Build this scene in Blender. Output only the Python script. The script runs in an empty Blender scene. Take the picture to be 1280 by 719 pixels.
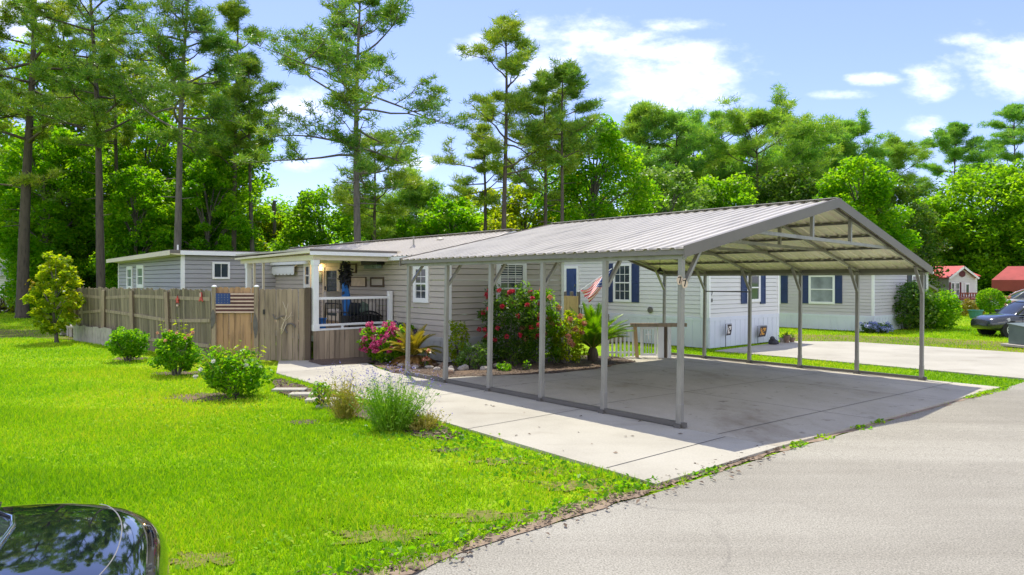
SKY_STRENGTH, SUN_E, EXPOSURE = 0.15, 2.1, 1.36
SKY_TINT = (0.545, 0.52, 0.68); SKY_HAZE = 0.25; SKY_HAZE_C = (1.1, 1.25, 2.3); CLOUD_C = (8.0, 7.6, 6.9)  # cloud colour also sets the fill clouds added behind the camera
import bpy, bmesh, math, random
import numpy as np
from mathutils import Vector, Matrix
random.seed(7); rng = np.random.default_rng(7)
S = bpy.context.scene
C = S.collection
# ------------------------------------------------------------------ camera calibration (metres, z up, eye 2 m)
F_PX, YH, EYE = 871.0, 350.0, 2.0
YAW = 0.71
BX, BY = math.cos(YAW), math.sin(YAW)          # along the road
AX, AY = -BY, BX                               # away from the road
CP0 = (2.272, 9.446)                           # near left carport post
CPW, BAY, NB = 8.74, 1.371, 5
def along(x, y): return (x-CP0[0])*BX + (y-CP0[1])*BY
def H(x, y):                                   # lot falls gently to the right
    s = along(x, y)
    return -0.02*min(max(s, 0.0), 10.0)
def G(px, py):
    dx = (px-640)/F_PX; dz = (YH-py)/F_PX
    z = 0.0
    for _ in range(12):
        y = (z-EYE)/dz; z = H(dx*y, y)
    return (dx*y, y)
def hit(P, u, px, py):
    """pixel ray against the vertical plane through P along u: distance along u and world z"""
    dx = (px-640)/F_PX
    # P.x+u.x s = dx t ; P.y+u.y s = t
    s = (dx*P[1]-P[0])/(u[0]-dx*u[1])
    t = P[1]+u[1]*s
    return s, EYE+(YH-py)/F_PX*t
def at(px, Y): return ((px-640)/F_PX*Y, Y)
def zat(py, Y): return EYE+(YH-py)/F_PX*Y
def loc3(x, y, dz=0.0): return (x, y, H(x, y)+dz)

# ------------------------------------------------------------------ materials
def mat(name):
    m = bpy.data.materials.new(name); m.use_nodes = True
    nt = m.node_tree; nt.nodes.clear()
    out = nt.nodes.new('ShaderNodeOutputMaterial')
    return m, nt, out
def N(nt, t, **kw):
    n = nt.nodes.new(t)
    for k, v in kw.items(): setattr(n, k, v)
    return n
def ramp(nt, fac, stops, interp='LINEAR'):
    r = N(nt, 'ShaderNodeValToRGB'); r.color_ramp.interpolation = interp
    el = r.color_ramp.elements
    while len(el) < len(stops): el.new(0.5)
    for e, (p, c) in zip(el, stops):
        e.position = p; e.color = (c[0], c[1], c[2], 1)
    nt.links.new(fac, r.inputs[0]); return r.outputs[0]
def noise(nt, scale, detail=4, rough=0.55, vec=None, mapscale=None):
    tc = N(nt, 'ShaderNodeTexCoord'); v = tc.outputs['Object'] if vec is None else vec
    if mapscale:
        mp = N(nt, 'ShaderNodeMapping'); mp.inputs['Scale'].default_value = mapscale
        nt.links.new(v, mp.inputs[0]); v = mp.outputs[0]
    n = N(nt, 'ShaderNodeTexNoise'); n.inputs['Scale'].default_value = scale
    n.inputs['Detail'].default_value = detail; n.inputs['Roughness'].default_value = rough
    nt.links.new(v, n.inputs['Vector']); return n.outputs[0]
def mixc(nt, fac, a, b, mode='MIX'):
    m = N(nt, 'ShaderNodeMix', data_type='RGBA', blend_type=mode)
    for sock, val in ((m.inputs[0], fac), (m.inputs[6], a), (m.inputs[7], b)):
        if hasattr(val, 'is_linked'): nt.links.new(val, sock)
        elif isinstance(val, (int, float)): sock.default_value = val
        else: sock.default_value = (val[0], val[1], val[2], 1)
    return m.outputs[2]
def bump(nt, height, strength=0.3, dist=0.01):
    b = N(nt, 'ShaderNodeBump'); b.inputs['Strength'].default_value = strength
    b.inputs['Distance'].default_value = dist
    nt.links.new(height, b.inputs['Height']); return b.outputs[0]
def surf(name, c, rough=0.6, var=0.12, scale=3.0, metal=0.0, mapscale=None, c2=None, bumpy=0.0, spec=0.5, coat=0.0, boards=0.0):
    """painted or plain surface with slight mottling and dirt"""
    m, nt, out = mat(name)
    p = N(nt, 'ShaderNodeBsdfPrincipled')
    d = c2 if c2 else tuple(max(0, x*(1-2.2*var)) for x in c)
    u = tuple(min(1, x*(1+var)) for x in c)
    n = noise(nt, scale, 6, 0.65, mapscale=mapscale)
    col = ramp(nt, n, [(0.25, d), (0.5, c), (0.75, u)])
    if boards:   # every board its own tone
        geo = N(nt, 'ShaderNodeNewGeometry')
        col = mixc(nt, boards, col, ramp(nt, geo.outputs['Random Per Island'], [(0.0, (0.45, 0.43, 0.40)), (0.4, (0.85, 0.82, 0.78)), (0.75, (1.1, 1.08, 1.05)), (1.0, (1.4, 1.36, 1.3))]), 'MULTIPLY')
    nt.links.new(col, p.inputs['Base Color'])
    p.inputs['Roughness'].default_value = rough; p.inputs['Metallic'].default_value = metal
    p.inputs['Specular IOR Level'].default_value = spec
    p.inputs['Coat Weight'].default_value = coat
    p.inputs['Coat Roughness'].default_value = 0.03
    if bumpy:
        nt.links.new(bump(nt, noise(nt, scale*8, 4), bumpy, 0.01), p.inputs['Normal'])
    nt.links.new(p.outputs[0], out.inputs[0]); return m
def leafmat(name, stops, trans=0.45, tint=(1.15, 1.25, 0.5), patch=0.35, rough=0.38, tedge=None):
    """leaves: each leaf its own shade, big drifts of hue, light shining through"""
    m, nt, out = mat(name)
    geo = N(nt, 'ShaderNodeNewGeometry')
    n = noise(nt, patch, 3)
    a = N(nt, 'ShaderNodeMath', operation='MULTIPLY_ADD'); nt.links.new(n, a.inputs[0])
    a.inputs[1].default_value = 1.3; a.inputs[2].default_value = -0.4
    b = N(nt, 'ShaderNodeMath', operation='MULTIPLY_ADD'); nt.links.new(geo.outputs['Random Per Island'], b.inputs[0])
    b.inputs[1].default_value = 0.55; nt.links.new(a.outputs[0], b.inputs[2])
    col = ramp(nt, b.outputs[0], stops)
    d = N(nt, 'ShaderNodeBsdfPrincipled'); d.inputs['Roughness'].default_value = rough
    d.inputs['Specular IOR Level'].default_value = 0.35
    nt.links.new(col, d.inputs['Base Color'])
    t = N(nt, 'ShaderNodeBsdfTranslucent')
    tc = mixc(nt, 1.0, col, tint, 'MULTIPLY'); nt.links.new(tc, t.inputs['Color'])
    mx = N(nt, 'ShaderNodeMixShader'); mx.inputs[0].default_value = trans
    nt.links.new(d.outputs[0], mx.inputs[1]); nt.links.new(t.outputs[0], mx.inputs[2])
    nt.links.new(mx.outputs[0], out.inputs[0]); return m
def glassmat(name, c, rough=0.04):
    m, nt, out = mat(name)
    p = N(nt, 'ShaderNodeBsdfPrincipled')
    n = noise(nt, 1.6, 3)
    nt.links.new(ramp(nt, n, [(0.3, tuple(x*0.5 for x in c)), (0.7, c)]), p.inputs['Base Color'])
    p.inputs['Roughness'].default_value = rough; p.inputs['Specular IOR Level'].default_value = 0.8
    nt.links.new(p.outputs[0], out.inputs[0]); return m

M = {}
M['siding_grey'] = surf('siding_grey', (0.47, 0.42, 0.355), 0.55, 0.05, 0.8, mapscale=(1, 1, 3))
M['siding_blue'] = surf('siding_blue', (0.345, 0.34, 0.34), 0.55, 0.05, 0.8, mapscale=(1, 1, 3))
M['siding_white'] = surf('siding_white', (0.68, 0.67, 0.63), 0.5, 0.04, 0.8, mapscale=(1, 1, 3))
M['siding_lilac'] = surf('siding_lilac', (0.54, 0.50, 0.505), 0.5, 0.04, 0.8, mapscale=(1, 1, 3))
M['skirt_white'] = surf('skirt_white', (0.66, 0.69, 0.74), 0.5, 0.05, 1.2, mapscale=(1, 1, 0.5))
M['skirt_grey'] = surf('skirt_grey', (0.50, 0.50, 0.49), 0.5, 0.07, 1.2)
M['trim_white'] = surf('trim_white', (0.80, 0.80, 0.78), 0.45, 0.03, 2.0)
M['trim_cream'] = surf('trim_cream', (0.70, 0.62, 0.47), 0.5, 0.05, 2.0)
M['roof_white'] = surf('roof_white', (0.475, 0.445, 0.375), 0.42, 0.15, 0.7, mapscale=(1, 4, 1))
M['roof_beige'] = surf('roof_beige', (0.48, 0.44, 0.37), 0.5, 0.07, 0.5)
M['panel_under'] = surf('panel_under', (0.86, 0.78, 0.60), 0.35, 0.04, 0.5)
M['shutter'] = surf('shutter_navy', (0.022, 0.042, 0.12), 0.5, 0.1, 2.0)
M['door_navy'] = surf('door_navy', (0.03, 0.06, 0.19), 0.45, 0.15, 1.5)
M['glass'] = glassmat('window_glass', (0.05, 0.07, 0.09))
M['glass_light'] = glassmat('window_glass_curtained', (0.30, 0.34, 0.36), 0.12)
M['glass_dark'] = glassmat('car_glass', (0.035, 0.045, 0.055), 0.02)
M['steel'] = surf('galvanised_steel', (0.30, 0.285, 0.25), 0.45, 0.14, 2.5, metal=0.35, mapscale=(2, 2, 0.6))
M['steel_dark'] = surf('bronze_trim', (0.125, 0.115, 0.10), 0.5, 0.08, 1.5)
M['steel_taupe'] = surf('taupe_trim', (0.19, 0.175, 0.15), 0.5, 0.08, 1.5)
M['steel_trim'] = surf('dark_taupe_trim', (0.16, 0.14, 0.115), 0.5, 0.08, 1.5)
M['black_metal'] = surf('black_metal', (0.012, 0.012, 0.013), 0.4, 0.2, 4.0)
M['wood_grey'] = surf('weathered_wood', (0.235, 0.19, 0.13), 0.85, 0.22, 1.2, mapscale=(9, 9, 0.9), c2=(0.085, 0.07, 0.052), bumpy=0.5, boards=0.8)
M['wood_tan'] = surf('tan_wood', (0.47, 0.28, 0.15), 0.8, 0.16, 1.2, mapscale=(8, 8, 0.8), c2=(0.16, 0.10, 0.06), bumpy=0.2, boards=0.5)
M['wood_brown'] = surf('brown_grey_wood', (0.34, 0.265, 0.185), 0.85, 0.18, 1.2, mapscale=(9, 9, 0.8), c2=(0.10, 0.075, 0.055), bumpy=0.25, boards=0.5)
M['wood_fresh'] = surf('fresh_wood', (0.50, 0.33, 0.16), 0.75, 0.12, 1.2, mapscale=(8, 8, 0.8))
M['wood_dark'] = surf('dark_wood', (0.10, 0.07, 0.045), 0.8, 0.2, 1.5, mapscale=(6, 6, 0.8))
M['bark'] = surf('pine_bark', (0.095, 0.075, 0.06), 0.95, 0.2, 2.2, mapscale=(5, 5, 1.0), c2=(0.03, 0.024, 0.02), bumpy=0.8)
M['bark_grey'] = surf('grey_bark', (0.13, 0.115, 0.10), 0.95, 0.2, 2.2, mapscale=(5, 5, 1.0), c2=(0.05, 0.045, 0.04), bumpy=0.6)
M['flag_white'] = surf('flag_white', (0.72, 0.66, 0.58), 0.8, 0.05, 5)
M['flag_red'] = surf('flag_red', (0.55, 0.05, 0.04), 0.8, 0.08, 5)
M['flag_blue'] = surf('flag_blue', (0.03, 0.06, 0.20), 0.8, 0.1, 5)
M['board_stripe'] = surf('dark_red_board', (0.10, 0.035, 0.035), 0.8, 0.2, 5)
M['board_pale'] = surf('pale_wood_board', (0.62, 0.44, 0.36), 0.8, 0.08, 5)
M['red_roof'] = surf('red_metal_roof', (0.62, 0.10, 0.09), 0.45, 0.08, 0.6)
M['canopy_red'] = surf('canopy_red', (0.40, 0.07, 0.06), 0.8, 0.15, 1.2)
M['dirt'] = surf('dry_dirt', (0.27, 0.20, 0.135), 0.95, 0.3, 5.0, c2=(0.12, 0.085, 0.06), bumpy=0.6)
M['red_wood'] = surf('red_stained_wood', (0.27, 0.045, 0.03), 0.7, 0.15, 1.0)
M['maroon'] = surf('maroon_paint', (0.12, 0.02, 0.03), 0.6, 0.1, 2.0)
M['black_paint'] = surf('black_car_paint', (0.0045, 0.006, 0.010), 0.03, 0.05, 6, coat=1.0)
M['grey_paint'] = surf('charcoal_car_paint', (0.020, 0.025, 0.026), 0.2, 0.05, 6, coat=1.0)
M['silver_paint'] = surf('silver_car_paint', (0.40, 0.40, 0.40), 0.3, 0.05, 6, coat=1.0)
M['rubber'] = surf('tyre_rubber', (0.015, 0.015, 0.015), 0.85, 0.1, 5)
M['chrome'] = surf('chrome', (0.62, 0.63, 0.65), 0.15, 0.03, 4, metal=1.0)
M['alloy'] = surf('alloy_rim', (0.55, 0.56, 0.57), 0.3, 0.05, 4, metal=0.6)
M['lens'] = glassmat('lamp_lens', (0.55, 0.55, 0.52), 0.08)
M['lens_red'] = glassmat('tail_lens', (0.35, 0.02, 0.02), 0.08)
M['utility_green'] = surf('utility_green', (0.13, 0.17, 0.155), 0.6, 0.1, 2)
M['teal'] = surf('teal_plastic', (0.05, 0.20, 0.19), 0.5, 0.1, 2)
M['blue_cloth'] = surf('blue_cloth', (0.03, 0.17, 0.50), 0.85, 0.2, 4)
M['dark_cloth'] = surf('dark_cloth', (0.02, 0.025, 0.035), 0.9, 0.2, 4)
M['pale_cloth'] = surf('pale_cloth', (0.55, 0.50, 0.44), 0.9, 0.12, 4)
M['green_cloth'] = surf('green_cloth', (0.12, 0.17, 0.13), 0.9, 0.25, 6)
M['cream_plaque'] = surf('cream_plaque', (0.66, 0.53, 0.38), 0.7, 0.1, 8)
M['picture'] = surf('picture_print', (0.40, 0.37, 0.28), 0.6, 0.35, 9, c2=(0.13, 0.15, 0.12))
M['picture_teal'] = surf('teal_print', (0.20, 0.26, 0.22), 0.6, 0.3, 9)
M['antler'] = surf('antler_bone', (0.60, 0.50, 0.36), 0.7, 0.15, 9)
M['rust_iron'] = surf('weathered_iron', (0.13, 0.115, 0.105), 0.7, 0.25, 6)
M['red_paint'] = surf('red_ornament', (0.55, 0.07, 0.05), 0.6, 0.15, 8)
M['stone_dark'] = surf('dark_stone', (0.045, 0.045, 0.05), 0.8, 0.2, 6)
M['stone_pale'] = surf('pale_stone', (0.42, 0.38, 0.33), 0.9, 0.2, 4, bumpy=0.3)
M['stone_brown'] = surf('brown_stone', (0.24, 0.16, 0.11), 0.9, 0.3, 5, bumpy=0.3)
M['banner_dark'] = surf('banner_dark', (0.06, 0.05, 0.05), 0.85, 0.3, 9)
M['banner_gold'] = surf('banner_gold', (0.62, 0.30, 0.05), 0.85, 0.3, 12, c2=(0.12, 0.10, 0.04))

def make_ground_mats():
    # concrete
    m, nt, out = mat('concrete')
    p = N(nt, 'ShaderNodeBsdfPrincipled'); p.inputs['Roughness'].default_value = 0.85
    p.inputs['Specular IOR Level'].default_value = 0.25
    big = noise(nt, 0.55, 6, 0.6); fine = noise(nt, 38, 4, 0.7)
    col = ramp(nt, big, [(0.25, (0.36, 0.335, 0.27)), (0.5, (0.455, 0.43, 0.35)), (0.8, (0.525, 0.50, 0.42))])
    col = mixc(nt, 0.35, col, ramp(nt, fine, [(0.3, (0.55, 0.54, 0.52)), (0.7, (1, 1, 1))]), 'MULTIPLY')
    st = noise(nt, 0.95, 5, 0.62, mapscale=(0.55, 1.25, 1))
    col = mixc(nt, ramp(nt, st, [(0.56, (0, 0, 0)), (0.72, (0.5, 0.5, 0.5))]), col, (0.20, 0.165, 0.125))
    nt.links.new(col, p.inputs['Base Color'])
    nt.links.new(bump(nt, fine, 0.15, 0.004), p.inputs['Normal'])
    nt.links.new(p.outputs[0], out.inputs[0]); M['concrete'] = m
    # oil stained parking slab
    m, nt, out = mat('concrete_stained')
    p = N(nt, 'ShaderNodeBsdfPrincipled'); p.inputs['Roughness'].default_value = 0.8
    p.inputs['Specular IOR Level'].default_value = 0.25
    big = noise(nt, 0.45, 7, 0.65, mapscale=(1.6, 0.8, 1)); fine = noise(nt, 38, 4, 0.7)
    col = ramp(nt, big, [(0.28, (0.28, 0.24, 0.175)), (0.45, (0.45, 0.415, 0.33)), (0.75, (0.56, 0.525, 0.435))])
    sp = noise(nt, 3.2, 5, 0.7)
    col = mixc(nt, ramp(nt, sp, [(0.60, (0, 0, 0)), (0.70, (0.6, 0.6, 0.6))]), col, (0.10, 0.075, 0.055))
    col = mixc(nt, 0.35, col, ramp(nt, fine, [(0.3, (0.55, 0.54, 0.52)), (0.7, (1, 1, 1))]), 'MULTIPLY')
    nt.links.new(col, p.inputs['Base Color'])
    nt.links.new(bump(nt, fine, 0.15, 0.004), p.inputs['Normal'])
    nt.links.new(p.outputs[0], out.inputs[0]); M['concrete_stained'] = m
    # weathered asphalt
    m, nt, out = mat('weathered_asphalt')
    p = N(nt, 'ShaderNodeBsdfPrincipled'); p.inputs['Roughness'].default_value = 0.9
    p.inputs['Specular IOR Level'].default_value = 0.2
    big = noise(nt, 0.28, 6, 0.6); fine = noise(nt, 70, 3, 0.8)
    col = ramp(nt, big, [(0.3, (0.285, 0.268, 0.218)), (0.55, (0.34, 0.322, 0.265)), (0.8, (0.385, 0.366, 0.305))])
    sp = ramp(nt, fine, [(0.34, (0.45, 0.44, 0.43)), (0.5, (0.95, 0.95, 0.95)), (0.66, (1.35, 1.35, 1.35))])
    col = mixc(nt, 0.9, col, sp, 'MULTIPLY')
    tk = N(nt, 'ShaderNodeTexCoord'); mp = N(nt, 'ShaderNodeMapping'); mp.inputs['Rotation'].default_value = (0, 0, -YAW); mp.inputs['Scale'].default_value = (0.06, 0.9, 1)
    nt.links.new(tk.outputs['Object'], mp.inputs[0])
    trk = noise(nt, 1.0, 5, 0.6, vec=mp.outputs[0])
    col = mixc(nt, 1.0, col, ramp(nt, trk, [(0.35, (0.84, 0.83, 0.82)), (0.6, (1.06, 1.06, 1.06))]), 'MULTIPLY')
    tc = N(nt, 'ShaderNodeTexCoord')
    v = N(nt, 'ShaderNodeTexVoronoi', feature='DISTANCE_TO_EDGE'); v.inputs['Scale'].default_value = 0.75
    wob = N(nt, 'ShaderNodeTexNoise'); wob.inputs['Scale'].default_value = 1.4; wob.inputs['Detail'].default_value = 7
    nt.links.new(tc.outputs['Object'], wob.inputs['Vector'])
    mm = N(nt, 'ShaderNodeMix', data_type='VECTOR'); mm.inputs[0].default_value = 0.45
    nt.links.new(tc.outputs['Object'], mm.inputs[4]); nt.links.new(wob.outputs[1], mm.inputs[5])
    nt.links.new(mm.outputs[1], v.inputs['Vector'])
    crk = ramp(nt, v.outputs[0], [(0.0, (1, 1, 1)), (0.010, (0, 0, 0))])
    msk = ramp(nt, noise(nt, 0.22, 3), [(0.45, (0, 0, 0)), (0.6, (0.42, 0.42, 0.42))])
    crk = mixc(nt, 1.0, crk, msk, 'MULTIPLY')
    col = mixc(nt, crk, col, (0.10, 0.09, 0.08))
    nt.links.new(col, p.inputs['Base Color'])
    nt.links.new(bump(nt, fine, 0.35, 0.006), p.inputs['Normal'])
    nt.links.new(p.outputs[0], out.inputs[0]); M['asphalt'] = m
    # lawn soil and turf
    for nm, stops in (('turf', [(0.28, (0.11, 0.25, 0.006)), (0.45, (0.20, 0.37, 0.006)), (0.62, (0.30, 0.42, 0.01)), (0.8, (0.42, 0.42, 0.05))]),
                      ('turf_dry', [(0.3, (0.12, 0.17, 0.02)), (0.5, (0.20, 0.20, 0.06)), (0.75, (0.25, 0.19, 0.09))])):
        m, nt, out = mat(nm)
        p = N(nt, 'ShaderNodeBsdfPrincipled'); p.inputs['Roughness'].default_value = 0.9
        p.inputs['Specular IOR Level'].default_value = 0.1
        big = noise(nt, 0.22, 6, 0.65); fine = noise(nt, 14, 5, 0.75)
        col = ramp(nt, big, stops)
        col = mixc(nt, 0.75, col, ramp(nt, fine, [(0.3, (0.35, 0.4, 0.3)), (0.6, (1.15, 1.1, 1.0))]), 'MULTIPLY')
        nt.links.new(col, p.inputs['Base Color'])
        nt.links.new(bump(nt, fine, 0.6, 0.03), p.inputs['Normal'])
        nt.links.new(p.outputs[0], out.inputs[0]); M[nm] = m
    m, nt, out = mat('mulch_soil')
    p = N(nt, 'ShaderNodeBsdfPrincipled'); p.inputs['Roughness'].default_value = 0.95
    fine = noise(nt, 22, 6, 0.8); big = noise(nt, 1.2, 4)
    col = ramp(nt, fine, [(0.3, (0.03, 0.022, 0.016)), (0.5, (0.10, 0.07, 0.05)), (0.7, (0.24, 0.17, 0.12))])
    col = mixc(nt, ramp(nt, big, [(0.5, (0, 0, 0)), (0.7, (0.6, 0.6, 0.6))]), col, (0.25, 0.16, 0.09))
    nt.links.new(col, p.inputs['Base Color'])
    nt.links.new(bump(nt, fine, 0.8, 0.03), p.inputs['Normal'])
    nt.links.new(p.outputs[0], out.inputs[0]); M['mulch'] = m
make_ground_mats()
M['grass'] = leafmat('grass_blades', [(0.05, (0.11, 0.27, 0.004)), (0.35, (0.24, 0.46, 0.004)), (0.62, (0.38, 0.56, 0.005)), (0.95, (0.58, 0.55, 0.05))], 0.45, (1.2, 1.25, 0.4), 0.22, 0.6)
M['leaf_mid'] = leafmat('broad_leaves', [(0.1, (0.06, 0.17, 0.012)), (0.45, (0.14, 0.32, 0.015)), (0.8, (0.28, 0.45, 0.02))], 0.72, (1.5, 1.5, 0.4))
M['leaf_bright'] = leafmat('bright_leaves', [(0.1, (0.06, 0.20, 0.008)), (0.45, (0.15, 0.37, 0.010)), (0.8, (0.29, 0.46, 0.018))], 0.7, (1.4, 1.4, 0.4))
M['leaf_yellow'] = leafmat('yellow_green_leaves', [(0.1, (0.12, 0.24, 0.010)), (0.45, (0.27, 0.40, 0.014)), (0.8, (0.45, 0.50, 0.025))], 0.7, (1.4, 1.3, 0.4))
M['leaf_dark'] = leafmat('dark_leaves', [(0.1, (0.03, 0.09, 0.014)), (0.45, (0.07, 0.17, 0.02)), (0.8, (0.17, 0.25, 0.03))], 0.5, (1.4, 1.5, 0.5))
M['leaf_pale'] = leafmat('pale_leaves', [(0.1, (0.08, 0.19, 0.03)), (0.45, (0.16, 0.30, 0.05)), (0.8, (0.27, 0.38, 0.08))], 0.45, (1.3, 1.4, 0.5))
M['needles'] = leafmat('pine_needles', [(0.1, (0.05, 0.15, 0.022)), (0.45, (0.12, 0.27, 0.03)), (0.85, (0.30, 0.40, 0.045))], 0.38, (1.4, 1.4, 0.5))
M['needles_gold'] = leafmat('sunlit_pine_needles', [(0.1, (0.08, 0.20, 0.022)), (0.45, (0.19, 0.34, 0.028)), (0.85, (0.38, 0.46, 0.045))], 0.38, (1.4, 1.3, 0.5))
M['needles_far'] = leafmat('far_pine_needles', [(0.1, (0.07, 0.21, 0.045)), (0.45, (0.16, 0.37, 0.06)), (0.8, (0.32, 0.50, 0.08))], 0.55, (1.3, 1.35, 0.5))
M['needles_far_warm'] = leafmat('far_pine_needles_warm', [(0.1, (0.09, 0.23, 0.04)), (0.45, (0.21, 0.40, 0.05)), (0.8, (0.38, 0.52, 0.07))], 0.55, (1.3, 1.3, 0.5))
M['palm_leaf'] = leafmat('palm_leaves', [(0.1, (0.08, 0.22, 0.008)), (0.5, (0.18, 0.40, 0.01)), (0.85, (0.34, 0.48, 0.015))], 0.45, (1.3, 1.3, 0.4))
M['palm_gold'] = leafmat('golden_palm_leaves', [(0.1, (0.16, 0.20, 0.012)), (0.5, (0.30, 0.26, 0.02)), (0.85, (0.45, 0.30, 0.03))], 0.4, (1.2, 1.1, 0.5))
M['dry_frond'] = leafmat('dry_fronds', [(0.1, (0.20, 0.10, 0.04)), (0.5, (0.36, 0.20, 0.07)), (0.85, (0.5, 0.32, 0.13))], 0.25, (1, 1, 1))
M['chips'] = leafmat('mulch_chips', [(0.1, (0.04, 0.03, 0.022)), (0.5, (0.13, 0.09, 0.06)), (0.85, (0.30, 0.22, 0.15))], 0.0, (1, 1, 1), 1.5, 0.95)
M['clover'] = leafmat('clover_leaves', [(0.1, (0.08, 0.22, 0.008)), (0.5, (0.20, 0.40, 0.01)), (0.85, (0.38, 0.48, 0.03))], 0.35, (1.2, 1.2, 0.4), 1.2, 0.95)
M['petal_pink'] = leafmat('pink_petals', [(0.1, (0.40, 0.02, 0.13)), (0.5, (0.62, 0.05, 0.22)), (0.85, (0.75, 0.20, 0.36))], 0.35, (1.1, 1, 1), 1.2)
M['petal_red'] = leafmat('rose_petals', [(0.1, (0.45, 0.01, 0.04)), (0.5, (0.65, 0.03, 0.08)), (0.85, (0.7, 0.12, 0.15))], 0.35, (1.1, 1, 1), 1.2)
M['petal_purple'] = leafmat('purple_petals', [(0.1, (0.06, 0.03, 0.12)), (0.5, (0.12, 0.06, 0.22)), (0.85, (0.2, 0.10, 0.3))], 0.35, (1.1, 1, 1), 1.2)
M['petal_blue'] = leafmat('blue_petals', [(0.1, (0.15, 0.2, 0.5)), (0.5, (0.30, 0.36, 0.68)), (0.85, (0.5, 0.55, 0.75))], 0.35, (1.1, 1, 1), 1.2)
M['petal_lavender'] = leafmat('lavender_petals', [(0.1, (0.16, 0.14, 0.40)), (0.5, (0.25, 0.22, 0.55)), (0.85, (0.42, 0.38, 0.62))], 0.35, (1.1, 1, 1), 1.2)
M['petal_peach'] = leafmat('peach_petals', [(0.1, (0.6, 0.18, 0.10)), (0.5, (0.7, 0.32, 0.20)), (0.85, (0.75, 0.5, 0.35))], 0.35, (1.1, 1, 1), 1.2)
M['petal_white'] = leafmat('white_petals', [(0.1, (0.6, 0.58, 0.5)), (0.5, (0.75, 0.73, 0.68)), (0.85, (0.85, 0.83, 0.8))], 0.35, (1, 1, 1), 1.2)
M['straw'] = leafmat('straw_stems', [(0.1, (0.18, 0.24, 0.02)), (0.5, (0.42, 0.40, 0.06)), (0.85, (0.60, 0.48, 0.14))], 0.35, (1.1, 1, 0.5), 1.2)
M['leaf_sage'] = leafmat('sage_leaves', [(0.1, (0.09, 0.24, 0.012)), (0.5, (0.19, 0.40, 0.02)), (0.85, (0.32, 0.50, 0.05))], 0.4, (1.2, 1.2, 0.5), 1.2)
m, nt, out = mat('lamp_glow'); e = N(nt, 'ShaderNodeEmission'); e.inputs[0].default_value = (1, 0.62, 0.25, 1); e.inputs[1].default_value = 25
nt.links.new(e.outputs[0], out.inputs[0]); M['glow'] = m

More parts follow.
